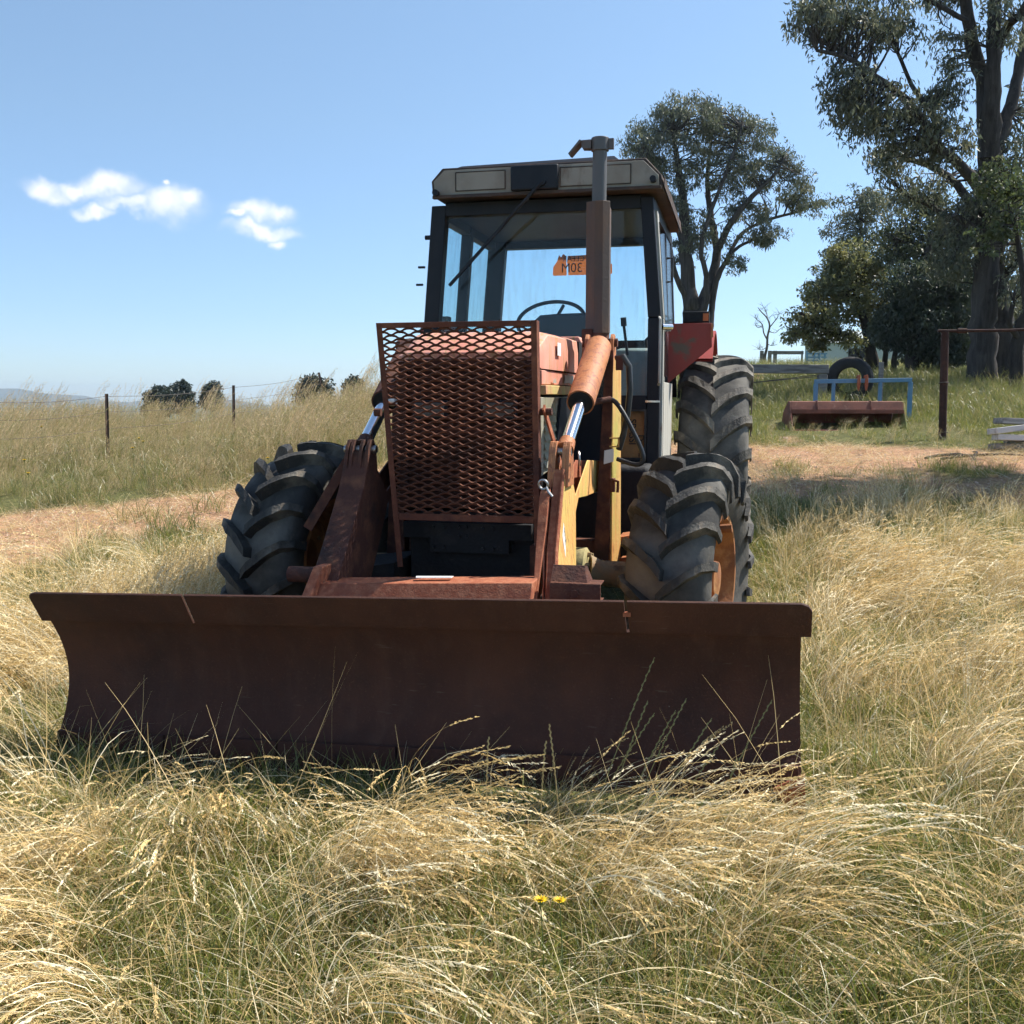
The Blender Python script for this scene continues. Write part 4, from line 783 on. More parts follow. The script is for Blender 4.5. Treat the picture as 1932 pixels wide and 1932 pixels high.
# ---- wheels
def wheel(name, cx_, cy_, cz_, R, W, n_lug, rim_r, steer=0, lug_h=.045, sweep=.30, flip=1, bar=.042, tag_lbl=None):
    """R: radius over the carcass; lugs stand proud"""
    hw = W/2
    prof = [(-hw*.74, rim_r), (-hw*.86, rim_r+.035), (-hw*1.00, rim_r+(R-rim_r)*.42), (-hw*1.02, rim_r+(R-rim_r)*.60), (-hw*.98, R-.062), (-hw*.90, R-.028), (-hw*.6, R-.008), (-hw*.3, R-.001), (0, R), (hw*.3, R-.001), (hw*.6, R-.008), (hw*.90, R-.028), (hw*.98, R-.062), (hw*1.02, rim_r+(R-rim_r)*.60), (hw*1.00, rim_r+(R-rim_r)*.42), (hw*.86, rim_r+.035), (hw*.74, rim_r)]
    me = MB().lathe(prof, 72, (0,0,0), 'x').mesh(name, 'rubber', 50)
    w = link(name, me, tractor, (cx_, cy_-Y0, cz_)); w.rotation_euler = (0, 0, steer)
    # rim
    rp = [(-hw*.76, rim_r+.012), (-hw*.80, rim_r+.022), (-hw*.80, rim_r-.006), (-hw*.55, rim_r-.03), (0, rim_r-.05), (hw*.55, rim_r-.03), (hw*.80, rim_r-.006), (hw*.80, rim_r+.022), (hw*.76, rim_r+.012)]
    link('rim', MB().lathe(rp, 48).mesh('rim', 'rim_rust', 50), w)
    dsp = [(.02*1, rim_r-.05), (.04, rim_r-.055), (.06, rim_r*.72), (.02, rim_r*.5), (.05, rim_r*.32), (.13, rim_r*.28), (.14, 0)]
    disc = [(a if cx_ > 0 else -a, r) for a, r in dsp]
    link('wheel_disc', MB().lathe(disc, 40).mesh('wheel_disc', 'rim_rust', 40), w)
    nb = MB()
    for i in range(8):
        t = i*math.pi/4; sx = 1 if cx_ > 0 else -1
        nb.tube([(sx*.03, rim_r*.42*math.cos(t), rim_r*.42*math.sin(t)), (sx*.075, rim_r*.42*math.cos(t), rim_r*.42*math.sin(t))], .014, 6)
    link('wheel_nuts', nb.mesh('wheel_nuts', 'cast_axle', 30), w)
    vb = MB().tube([(math.copysign(hw*.55, cx_), 0.0, rim_r*.80), (math.copysign(hw*1.0, cx_), 0.01, rim_r*.83)], .022, 8)
    if cx_ > 0: link('valve_guard', vb.mesh('valve_guard', 'rim_rust', 30), w)
    # lug: swept bar from tread centre over the shoulder
    def lugmesh(sg):
        st = []
        N = 7
        for i in range(N):
            u = i/(N-1)                                   # 0 centre .. 1 shoulder
            a = (-.04+u*1.0)*hw*.97
            rr = np.interp(abs(a), [0, hw*.3, hw*.6, hw*.90, hw*.98], [R, R-.001, R-.008, R-.028, R-.062])
            ph = sweep*(u**.82)
            st.append((a, rr-.012, rr+lug_h*(1-.06*u), ph, bar*(1.0-.12*u)))
        # down the side wall
        st.append((hw*1.045, R-.085, R-.045, sweep*1.12, bar*.95))
        st.append((hw*1.055, R-.16, R-.15, sweep*1.20, bar*1.3))
        vs_ = []; fc = []
        for q, (a, r0, r1, ph, bw) in enumerate(st):
            dphi_t = bw/2/R*1.0; dphi_b = (bw/2+.007)/R
            out = 0.0 if q < len(st)-2 else .0
            for (r, dp) in ((r0, -dphi_b), (r1, -dphi_t), (r1, dphi_t), (r0, dphi_b)):
                aa = a
                if q >= len(st)-2 and r == r1: aa = a+.014
                t = ph+dp
                # angle 0 faces the front (-y); rising angle goes up
                vs_.append((sg*aa, -r*math.cos(t), r*math.sin(t)))
        for i in range(len(st)-1):
            for k in range(3): fc.append((i*4+k, i*4+k+1, (i+1)*4+k+1, (i+1)*4+k))
        fc += [(3,2,1,0), tuple(len(vs_)-4+k for k in range(4))]
        vs_ = [(a+random.uniform(-.004, .004), b2+random.uniform(-.0035, .0035), c2+random.uniform(-.0035, .0035)) for a, b2, c2 in vs_]
        mb = MB().add(vs_, fc)
        return mb.mesh('tyre_lug', 'lug_rubber', 0)
    pitch = 2*math.pi/n_lug
    for sg, off in ((1, 0), (-1, .5)):
        lms = [lugmesh(sg) for _ in range(5)]
        for i in range(n_lug):
            o = link('tyre_lug', lms[(i*3) % 5], w); o.rotation_euler = (-(i+off)*pitch, 0, 0)
    return w
wheel('front_wheel', 1.00, 5.03, .585, .553, .385, 18, .305, math.radians(-10.5), .064, .255, bar=.042)
wheel('front_wheel', -.98, 5.03, .62, .553, .385, 18, .305, math.radians(-10.5), .064, .255, bar=.042)
wheel('rear_wheel', 1.02, 7.80, .885, .855, .47, 21, .45, 0, .042, .24, bar=.072)
wheel('rear_wheel', -1.02, 7.80, .885, .855, .47, 21, .45, 0, .042, .24, bar=.072)

# ================================================================== BACKGROUND THINGS
def wobj(name, mb, m, parent, origin, bevel=0, smooth=40):      # world-space vertices, parent Empty standing at origin
    mb.v = [(x-origin[0], y-origin[1], z-origin[2]) for x, y, z in mb.v]
    return obj(name, mb, m, parent, bevel, smooth)
# -- wire fence on the left bank
pa = [(200, 15.0), (440, 18.5)]
FP = []
for px, Y in pa:
    p = P(px, 800, Y); FP.append(Vector((p.x, Y, Tz(p.x, Y))))
FP = [Vector((-8.2, 11.7, Tz(-8.2, 11.7))), Vector((-7.0, 13.3, Tz(-7.0, 13.3)))]+FP+[Vector((-3.9, 22.0, Tz(-3.9, 22)))]
fo = Vector(FP[2]); fence = empty('wire_fence', fo)
tag(fence, 'wire fence on dark star pickets along the grassy bank left of the tractor', 'fence')
tops = []
for i, p in enumerate(FP):
    h = [1.0, 1.0, 1.0, 1.02, .85][i]
    if i in (2, 3): h = P(0, [0, 0, 743, 727][i], p.y).z-p.z
    lean = Vector((.02, 0, 0)) if i != 4 else Vector((-.22, 0, 0))
    t = p+Vector((0, 0, h))+lean; b_ = p-Vector((0, 0, .25)); tops.append((b_, t))
    pk = MB()
    for k in range(3):
        a = k*2.0944+.4; pk.bar(b_+Vector((math.cos(a)*.014, math.sin(a)*.014, 0)), t+Vector((math.cos(a)*.014, math.sin(a)*.014, 0)), .007, .03, (math.cos(a), math.sin(a), 0))
    wobj('fence_post', pk, 'picket', fence, fo)
for q in (.97, .78, .58, .38):
    path = []
    for i in range(len(FP)-1):
        a = tops[i][0].lerp(tops[i][1], q); b_ = tops[i+1][0].lerp(tops[i+1][1], q)
        for t in np.linspace(0, 1, 8, endpoint=False): path.append(a.lerp(b_, t)-Vector((0, 0, .05*math.sin(math.pi*t))))
    path.append(b_); wobj('wire', MB().tube(path, .0028 if q < .9 else .0035, 5), 'wire', fence, fo)

# -- rusty steel post with top rail
b_ = P(1780, 800, 14.5); b_.z = Tz(b_.x, b_.y); t = P(1783, 626, 14.5)
o = empty('steel_gate_post', b_); tag(o, 'thick rusty steel post carrying a thin top rail before the tall gum', 'post')
wobj('post', MB().tube([b_-Vector((0,0,.3)), Vector((t.x, t.y, t.z))], .053, 16), 'rusty_pipe', o, b_)
r2 = P(1990, 619, 14.3)
wobj('top_rail', MB().tube([t+Vector((-.10, 0, .012)), t+Vector((.2, 0, .012)), t.lerp(r2, .6)+Vector((0,0,-.01)), r2, r2+(r2-t)*.8], .021, 10), 'rusty_pipe', o, b_)
wobj('rail_collar', MB().tube([t+Vector((.17,0,.012)), t+Vector((.30,0,.014))], .035, 10), 'rusty_pipe', o, b_)
wobj('wire_tie', MB().torus(t.lerp(b_, .47), .066, .006, (0,.15,1), 16, 6), 'wire', o, b_)
wobj('wire_tie', MB().torus(t.lerp(b_, .93), .066, .005, (0,.1,1), 16, 6), 'wire', o, b_)

# -- timber strainer frame
a = P(1418, 696, 19.0); c = P(1562, 697, 19.0); base = Vector((c.x-.09, 19, Tz(c.x-.09, 19)))
o = empty('timber_strainer', base); tag(o, 'grey weathered timber strainer post with level top rail right of the tractor', 'fence post')
wobj('rail', MB().hexa([(a.x-2.4,18.92,a.z-.06),(c.x,18.92,c.z-.08),(c.x,19.08,c.z-.08),(a.x-2.4,19.08,a.z-.06),(a.x-2.4,18.93,a.z+.09),(c.x,18.93,c.z+.085),(c.x,19.07,c.z+.085),(a.x-2.4,19.07,a.z+.09)]), 'grey_wood', o, base, .012)
wobj('post', MB().hexa([(c.x-.185,18.93,base.z-.3),(c.x-.015,18.93,base.z-.3),(c.x-.015,19.07,base.z-.3),(c.x-.185,19.07,base.z-.3),(c.x-.18,18.93,c.z-.085),(c.x-.02,18.93,c.z-.085),(c.x-.02,19.07,c.z-.085),(c.x-.18,19.07,c.z-.085)]), 'grey_wood', o, base, .012)
wobj('post', MB().box(a.x-2.35, a.x-2.19, 18.93, 19.07, Tz(a.x-2.3, 19)-.3, a.z-.065), 'grey_wood', o, base, .012)
for k in (0, 1):
    wobj('brace_wire', MB().tube([Vector((c.x-.19, 18.95, c.z-.10-.03*k)), Vector((a.x-2.2, 18.95, Tz(a.x-2.2, 19)+.12+.05*k))], .008, 6), 'wire', o, base)

# -- big tyre standing on edge behind the blue frame
tc_ = P(1602, 745, 19.2); R_ = .43; tc_.z = Tz(tc_.x, 19.2)+R_-.04
prof = [(-.17,.27),(-.19,.33),(-.19,.42),(-.14,.485),(0,.5),(.14,.485),(.19,.42),(.19,.33),(.17,.27),(.15,.31),(.16,.40),(.0,.45),(-.16,.40),(-.15,.31)]
ty = obj('old_tyre', MB().lathe(prof, 40, (0,0,0), 'y', True), 'old_rubber', None, 0, 50, tc_); ty.scale = (.86, .86, .86); ty.rotation_euler = (0, 0, math.radians(-24))
tag(ty, 'worn black tyre standing on edge behind the blue frame', 'tyre')

# -- blue steel frame
bx0, bx1 = P(1537, 716, 16.5), P(1720, 713, 16.5); g0 = Tz(bx0.x, 16.5); base = Vector(((bx0.x+bx1.x)/2, 16.5, g0))
o = empty('blue_steel_frame', base); tag(o, 'pale blue square tube frame standing behind the red bucket', 'frame')
w = .065
wobj('top_bar', MB().hexa([(bx0.x,16.47,bx0.z-w),(bx1.x,16.47,bx1.z-w),(bx1.x,16.53,bx1.z-w),(bx0.x,16.53,bx0.z-w),(bx0.x,16.47,bx0.z),(bx1.x,16.47,bx1.z),(bx1.x,16.53,bx1.z),(bx0.x,16.53,bx0.z)]), 'blue_paint', o, base, .004)
for px in (1539.5, 1573, 1661, 1718):
    x = P(px, 715, 16.5).x; zt = bx0.z+(bx1.z-bx0.z)*(x-bx0.x)/(bx1.x-bx0.x)-w-.001
    ww = .03 if px in (1539.5, 1718) else .022
    wobj('upright', MB().box(x-ww, x+ww, 16.47, 16.53, P(0, 790, 16.5).z-.02, zt), 'blue_paint', o, base, .004)
zb = P(0, 788, 16.5).z
wobj('foot_bar', MB().box(bx1.x-.36, bx1.x-.064, 16.46, 16.54, zb-.02, zb+.05), 'blue_paint', o, base, .004)
wobj('foot_bar', MB().box(bx0.x+.064, bx0.x+.36, 16.46, 16.54, zb-.02, zb+.05), 'blue_paint', o, base, .004)
wobj('thin_post', MB().box(0,0,0,0,0,0), 'grey_wood', o, base) if False else None
for px in (1620.5, 1635):
    p = P(px, 713, 16.42); hk = MB().tube([p+Vector((0,.1,.0)), p+Vector((0,.08,.03)), p+Vector((0,.0,.035)), p+Vector((0,-.01,-.02)), p+Vector((0,0,-.12)), p+Vector((0,0,-.2))], [.014,.016,.022,.026,.028,.012], 8)
    hk_ = obj('rusty_hook', hk, 'red_rust'); hk_.data.transform(Matrix.Translation(-p)); hk_.location = p
    tag(hk_, ('left' if px < 1630 else 'right')+' one of two rusty hooks hung over the blue frame top bar', 'hook', 'rusty hooks hung over the blue frame')
p = P(1663, 683, 18.0); g = Tz(p.x, 18)
pp = obj('thin_stake', MB().box(-.035,.035,-.03,.03,-.2,p.z-g), 'grey_wood', None, .004, 40, (p.x, 18, g)); tag(pp, 'thin grey timber stake rising behind the blue frame', 'stake')

# -- red loader bucket
L_, R2 = P(1493, 757, 15.6), P(1699, 757, 15.6); bw = R2.x-L_.x
base = Vector((L_.x+bw/2, 15.6, Tz(L_.x+bw/2, 15.2))); o = empty('loader_bucket', base, math.radians(-4))
tag(o, 'faded red loader bucket lying in long grass, mouth towards the track', 'bucket')
h = L_.z-base.z
def bobj(n, mb, m): return obj(n, mb, m, o, .003)
bobj('top_lip', MB().prism([(-.10,h-.125),(-.03,h-.008),(.06,h),(.06,h-.02),(-.02,h-.03),(-.085,h-.13)], 'x', -bw/2, bw/2), 'bucket_red')
bobj('lip_bar', MB().prism([(-.112,h-.185),(-.112,h-.128),(-.088,h-.128),(-.088,h-.185)], 'x', -bw/2-.004, bw/2+.004), 'bucket_red')
bobj('back_plate', MB().prism([(.061,h),(.075,h-.01),(.42,h*.62),(.50,h*.3),(.42,.02),(.40,.04),(.47,h*.3),(.40,h*.6),(.061,h-.03)], 'x', -bw/2+.01, bw/2-.01), 'bucket_red')
bobj('floor_plate', MB().prism([(.40,.02),(-.30,-.02),(-.30,0),(.40,.04)], 'x', -bw/2+.01, bw/2-.01), 'bucket_red')
side = [(-.10,h-.13),(-.03,h-.005),(.07,h),(.43,h*.62),(.51,h*.3),(.43,.0),(-.32,-.03)]
bobj('side_plate', MB().prism(side, 'x', -bw/2-.022, -bw/2-.001), 'bucket_red')
bobj('side_plate', MB().prism(side, 'x', bw/2+.001, bw/2+.022), 'bucket_lichen')
for x in (-bw*.24, bw*.24):
    bobj('rib', MB().prism([(-.118,h-.13),(-.04,h+.004),(.06,h+.012),(.06,h),(-.035,h-.006),(-.10,h-.127)], 'x', x-.045, x-.03), 'bucket_red')

# -- pile of old planks at the right edge
pb = P(1850, 830, 13.4); base = Vector((pb.x+.6, 13.5, Tz(pb.x+.6, 13.5)))
pl = [(-.02,.0,.04,.12,.9,.05,'plank_grey',12),(.22,.05,.10,.16,.8,.06,'plank_grey',-9),(-.18,-.08,.20,.20,.62,.05,'plank_white',14),(-.16,-.12,.12,.17,.55,.05,'plank_white',5),(.24,-.14,.15,.14,.42,.07,'plank_red',-22),(.10,.10,.26,.22,.85,.05,'plank_grey',9),(.40,-.22,.06,.15,.8,.06,'plank_white',-26),(.62,.05,.20,.17,.6,.06,'plank_grey',4)]
zd = ['lowest weathered grey plank of the timber pile at the right edge', 'grey plank near the bottom of the timber pile at the right edge', 'upper pale white plank facing out of the timber pile', 'lower pale white plank just under the other white plank in the pile', 'short red brown plank end in the timber pile', 'topmost long grey plank across the timber pile', 'pale plank sticking out in front of the timber pile', 'grey plank at the far right of the timber pile']
for (dx, dy, dz, wd, ln, th, m_, rot), lb in zip(pl, zd):
    dz *= 1.45; th *= 1.5
    q = obj('plank', MB().box(-ln/2, ln/2, -wd/2, wd/2, -th/2, th/2), m_, None, .006, 40, base+Vector((dx, dy, dz)))
    q.rotation_euler = (random.uniform(-.12, .12), random.uniform(-.10, .10), math.radians(rot)); tag(q, lb, 'plank', 'old planks in the timber pile')
for i, (px, py, ln, rz) in enumerate(((1842, 824, .42, 70), (1855, 850, 1.1, 8), (1790, 838, .7, 20))):
    p = P(px, py, 12.6); p.z = Tz(p.x, p.y)+.03
    k = obj('fallen_branch', MB().tube([(-ln/2,0,0),(-ln*.2,.03,.02),(ln*.2,-.02,.03),(ln/2,.02,.0)], [.016,.02,.017,.008], 7), 'bark_dark', None, 0, 60, p); k.rotation_euler = (0, -.25 if i == 0 else -.03, math.radians(rz))
    tag(k, ['short dark stick poking up from the gravel near the planks', 'long dark fallen branch on gravel before the plank pile', 'dark fallen branch on the gravel left of the plank pile'][i], 'branch', 'fallen branches on the gravel')

# -- far cattle yard and shed on the crest
base = P(1500, 688, 43.0); base.z = Tz(base.x, 43); o = empty('cattle_yard', base); tag(o, 'far low cattle yard of rails and posts on the crest', 'stock yard')
for px in (1437, 1452, 1462, 1513, 1522, 1536, 1545, 1556):
    p = P(px, 680, 43.0); ht = .55 if px < 1525 else .42
    wobj('yard_post', MB().box(p.x-.07 if px < 1470 else p.x-.03, p.x+.07 if px < 1470 else p.x+.03, 42.95, 43.05, base.z-.4, base.z+ht), 'grey_wood' if px < 1515 else 'blue_paint', o, base)
xs = [P(px, 680, 43.0).x for px in (1437, 1520, 1560)]
wobj('yard_rail', MB().box(xs[0]+.4, xs[1]-.1, 42.96, 43.04, base.z+.40, base.z+.54), 'grey_wood', o, base)
for z in (.12, .26, .40): wobj('yard_rail', MB().box(xs[1]+.03, xs[2], 42.97, 43.03, base.z+z, base.z+z+.05), 'blue_paint', o, base)
base = P(1640, 668, 55.0); base.z = Tz(base.x, 55)+.2; o = empty('farm_shed', base); tag(o, 'distant pale tin shed glimpsed under the trees', 'shed')
obj('wall', MB().box(-3, 3, -1.5, 1.5, -.5, 1.3), 'shed_tin', o); obj('roof', MB().prism([(-1.7,1.3),(1.7,1.3),(0,2.0)], 'x', -3.2, 3.2), 'shed_tin', o)
obj('doorway', MB().box(-1.6, -.3, -1.53, -1.501, -.4, 1.0), 'black_iron', o)

# ================================================================== TREES
def leaf_mesh(name, cen, rad, n, size, palette, parent, droop=.7, aspect=.28, hang=1.0):
    """cen: (k,3) clump centres, rad: (k,) clump radii, n leaves per clump"""
    k = len(cen); N = k*n
    c = np.repeat(cen, n, 0); r = np.repeat(rad, n)
    g = rng.normal(size=(N, 3)); g /= np.linalg.norm(g, axis=1)[:, None]
    rr = rng.random(N)**.45
    pos = c+g*(r*rr)[:, None]*np.array([1, 1, .72])
    d = rng.normal(size=(N, 3)); d[:, 2] -= droop*2.2; d /= np.linalg.norm(d, axis=1)[:, None]
    sd = np.cross(d, rng.normal(size=(N, 3))); sd /= np.linalg.norm(sd, axis=1)[:, None]
    L = size*.72*(.6+.8*rng.random(N)); W = L*aspect*(.7+.6*rng.random(N))
    bend = np.cross(d, sd)*(L*.12)[:, None]
    v = np.stack([pos, pos+d*(L*.45)[:, None]+sd*(W*.5)[:, None]+bend, pos+d*L[:, None], pos+d*(L*.45)[:, None]-sd*(W*.5)[:, None]+bend], 1).reshape(-1, 3)
    f = np.arange(N*4).reshape(N, 4)
    pal = np.array(palette); ci = rng.integers(0, len(pal), k); cc = np.repeat(pal[ci], n, 0)*(.75+.5*rng.random((N, 1)))
    oth = pal[rng.integers(0, len(pal), N)]; cc = cc*.7+oth*.3
    return link(name, np_mesh(name, v, f, 'leaf', np.repeat(cc, 4, 0)), parent)
def smooth_path(pts, sub=5):
    pts = [Vector(p) for p in pts]; out = []
    for i in range(len(pts)-1):
        p0 = pts[max(i-1, 0)]; p1 = pts[i]; p2 = pts[i+1]; p3 = pts[min(i+2, len(pts)-1)]
        for j in range(sub):
            t = j/sub; out.append(.5*((2*p1)+(p2-p0)*t+(2*p0-5*p1+4*p2-p3)*t*t+(3*p1-p0-3*p2+p3)*t*t*t))
    out.append(pts[-1]); return out
def tree(name, label, Y, limbs, crowns, bark='bark', leaf=(.2, 40, .33), palette=((.05,.07,.035),), cat='tree', group=None, twig=.012, droop=.7, aspect=.28, base=None):
    """limbs: list of [(px,py,dY,radius px)...] first is the trunk; crowns: (px,py,dY,rx,ry,rz_m,count,clump radius m)"""
    s = Y/1932
    b0 = P(limbs[0][0][0], limbs[0][0][1], Y+limbs[0][0][2]); bz = Tz(b0.x, b0.y) if base is None else base
    org = Vector((b0.x, b0.y, min(bz, b0.z))); o = empty(name, org)
    tag(o, label, cat, group)
    allpts = []
    for i, lm in enumerate(limbs):
        pts = [P(px, py, Y+dy) for (px, py, dy, r) in lm]; rs = [r*s for (_, _, _, r) in lm]
        if i == 0: pts[0].z = min(pts[0].z, bz)-.2
        sp_ = smooth_path(pts); n = len(sp_); rad = list(np.interp(np.linspace(0, len(rs)-1, n), range(len(rs)), rs))
        for j in range(1, n-1): sp_[j] = sp_[j]+Vector(rng.normal(size=3))*rad[j]*.10
        mb = MB().tube(sp_, rad, 12 if i < 2 else 8)
        wobj('trunk' if i == 0 else 'limb', mb, bark, o, org, 0, 60)
        allpts += [(p, r) for p, r in zip(sp_, rad)][n//3:]
    A = np.array([p for p, _ in allpts])
    cen = []; rd = []; tw = MB()
    for (px, py, dy, rx, ry, rz, cnt, cr) in crowns:
        c = P(px, py, Y+dy)
        for k in range(cnt):
            g = rng.normal(size=3); g /= np.linalg.norm(g); q = rng.random()**.4
            p = np.array(c)+g*q*np.array([rx*s, rz, ry*s])
            cen.append(p); rd.append(cr*(.6+.8*rng.random()))
            dd = np.linalg.norm(A-p, axis=1)+.35*np.maximum(0, A[:, 2]-p[2]); j = int(np.argmin(dd)); a = Vector(A[j]); e = Vector(p)
            mid = a.lerp(e, .55)+Vector(rng.normal(size=3))*(e-a).length*.10+Vector((0, 0, .06*(e-a).length))
            L_ = (e-a).length; r0 = min(allpts[j][1]*.6, twig*(1+L_*.8))
            tw.tube([a, a.lerp(mid, .5)+Vector(rng.normal(size=3))*L_*.03, mid, mid.lerp(e, .5)+Vector(rng.normal(size=3))*L_*.04, e], [r0, r0*.8, r0*.6, r0*.42, r0*.2], 4, False)
    if tw.v:
        t_ = wobj('twigs', tw, bark, o, org, 0, 60); t_['kind'] = 'stuff'
    lf = leaf_mesh('foliage', np.array(cen)-np.array(org), np.array(rd)*.92, int(leaf[1]*1.35), leaf[0], palette, o, droop, aspect)
    return o
EUC = ((.115,.132,.076),(.135,.148,.096),(.092,.11,.07),(.175,.17,.10),(.072,.09,.062))
OLV = ((.20,.205,.075),(.15,.165,.065),(.25,.235,.085),(.11,.125,.055))
DRK = ((.045,.062,.034),(.058,.074,.040),(.034,.050,.030))
GRN = ((.085,.115,.036),(.10,.13,.045),(.065,.09,.034),(.12,.13,.06))
# the tall gum at the right edge
tree('gum_tree', 'tallest gum tree with thick grey trunk at the right edge', 22.0, [
    [(1850,728,0,33),(1852,690,0,26),(1856,600,0,23),(1860,500,0,22),(1864,400,0,21),(1866,320,0,19)],
    [(1866,330,0,19),(1862,230,.2,17),(1855,150,.3,14),(1836,90,.2,12),(1822,0,0,10),(1815,-90,0,7)],
    [(1866,300,0,18),(1872,190,-.2,16),(1874,110,-.3,13),(1876,30,-.2,12),(1880,-80,0,9),(1885,-200,0,6)],
    [(1866,330,0,14),(1893,240,.4,13),(1915,170,.6,11),(1930,90,.8,10),(1950,-20,1,7)],
    [(1872,110,0,9),(1900,50,-.5,8),(1930,20,-1,7),(1960,-60,-1.4,5)],
    [(1862,390,0,12),(1840,345,-.5,11),(1810,310,-.8,9),(1770,278,-1,8),(1745,235,-1.2,7),(1712,190,-1.3,6),(1660,150,-1.5,5),(1600,110,-1.7,4),(1540,95,-1.8,2.5)],
    [(1770,278,-1,7),(1762,220,-.6,6),(1742,190,-.4,5),(1720,160,-.2,4),(1690,90,0,3)],
    [(1855,420,0,10),(1815,360,.6,8),(1770,320,1,7),(1715,300,1.3,5),(1650,285,1.5,3)],
    [(1858,440,0,8),(1800,415,.8,6),(1750,385,1.3,5),(1700,365,1.5,3)],
    [(1824,40,0,5),(1770,10,-.4,4),(1700,-20,-.8,3),(1600,-30,-1,2)]],
    [(1540,35,-1.5,55,42,.9,46,.30),(1610,60,-1.4,60,45,.9,46,.30),(1590,-20,-1.2,90,40,1,40,.32),(1690,40,-.8,60,45,1,40,.32),(1600,165,-1.6,42,40,.7,30,.30),(1650,215,-1.3,70,55,.9,60,.32),
     (1600,195,-1.5,34,30,.5,18,.26),(1720,250,-1.0,70,50,1,55,.32),(1790,270,-.8,50,40,.8,30,.3),(1670,305,.8,45,32,.7,26,.28),(1730,355,1.2,60,35,.8,34,.3),(1770,180,-.4,50,40,.8,30,.3),
     (1800,90,0,40,50,.8,22,.3),(1895,330,.4,60,70,1,44,.3),(1920,220,.8,40,60,1,26,.3),(1910,40,-.6,45,50,1,24,.3),(1780,-40,0,90,40,1.2,40,.32),(1900,-60,0,70,60,1.2,30,.32)],
    'bark', (.165, 28), EUC, twig=.014, droop=.8)
# companion trunks beside it
tree('gum_tree', 'second grey gum trunk close beside the tallest gum', 22.6, [
    [(1893,728,0,24),(1890,640,0,21),(1884,560,0,19),(1876,500,0,17),(1880,440,0,15),(1900,380,0,12)],
    [(1880,500,0,12),(1862,455,-.4,9),(1835,430,-.8,7),(1800,405,-1,5)],
    [(1886,540,0,9),(1912,500,-.2,8),(1945,480,-.4,6)]],
    [(1880,380,-.6,60,50,.8,50,.28),(1830,420,-.6,55,45,.8,46,.28),(1800,480,-.4,50,50,.8,36,.28),(1920,440,-.4,50,60,.8,34,.28)], 'bark', (.16, 34), EUC)
tree('gum_tree', 'thin dark leaning trunk at the far right behind the steel rail', 21.5, [
    [(1917,715,0,13),(1921,650,0,12),(1932,600,0,11),(1950,560,0,9)],
    [(1921,640,0,6),(1905,610,-.3,5),(1912,570,-.4,4)]],
    [(1925,540,0,40,50,.6,22,.26)], 'bark_dark', (.15, 30), EUC)
tree('leafy_tree', 'bright green leafy shoots hanging in front of the tallest gum trunk', 20.5, [
    [(1945,760,0,8),(1942,640,0,7),(1930,520,0,6),(1915,430,0,4),(1900,370,0,2)]],
    [(1890,350,0,55,45,.6,34,.20),(1925,400,0,50,60,.6,30,.22),(1875,440,0,40,40,.4,16,.18)], 'bark_dark', (.13, 24), GRN, aspect=.5, droop=.3)
# gum behind the cab
tree('gum_tree', 'round crowned multi stemmed gum tree behind the tractor cab', 40.0, [
    [(1312,668,0,19),(1312,640,0,18),(1308,600,0,17),(1302,560,0,15),(1293,480,0,12),(1290,400,0,9),(1280,320,0,6),(1270,250,0,3)],
    [(1310,610,0,13),(1325,570,.4,11),(1345,520,.6,9),(1352,470,.8,8),(1340,400,1,6),(1335,330,1.2,4),(1345,240,1.2,2)],
    [(1352,475,0,7),(1380,420,-.4,6),(1420,370,-.8,5),(1460,330,-1,3),(1480,300,-1,2)],
    [(1310,605,0,8),(1330,575,-.3,7),(1332,520,-.5,5),(1325,450,-.8,4),(1380,300,-1,3),(1400,240,-1,2)],
    [(1340,620,0,6),(1343,580,.2,6),(1352,530,.2,5.5),(1372,490,.2,4),(1395,465,.2,3),(1440,445,.2,2)],
    [(1372,490,0,4),(1400,440,.6,3.5),(1450,415,1,3),(1520,395,1.4,2),(1550,375,1.4,1.5)],
    [(1300,570,0,6),(1275,520,-.5,5),(1262,460,-.8,4),(1240,380,-1,3),(1215,300,-1,2)],
    [(1295,480,0,6),(1250,340,.6,4),(1225,270,1,2)]],
    [(1300,225,0,64,46,1.4,56,.42),(1300,205,0,50,30,1.2,24,.38),(1225,265,0,50,48,1.4,50,.42),(1215,305,0,34,34,1,18,.36),(1350,245,0,65,45,1.4,46,.42),(1410,260,0,60,44,1.4,40,.4),(1450,310,0,50,45,1.2,36,.4),(1300,310,0,75,50,1.4,50,.4),
     (1390,330,0,60,40,1.2,36,.4),(1490,350,0,40,34,1,22,.38),(1525,380,.8,42,28,.8,24,.36),(1260,400,0,45,50,1.2,28,.36),(1330,430,0,55,45,1,30,.36),(1410,400,0,60,30,1,26,.36),(1440,440,0,46,24,.7,24,.32),(1290,480,0,35,35,.8,14,.3),(1385,500,0,30,20,.5,8,.28)],
    'bark', (.21, 46), EUC, twig=.016, droop=.7)
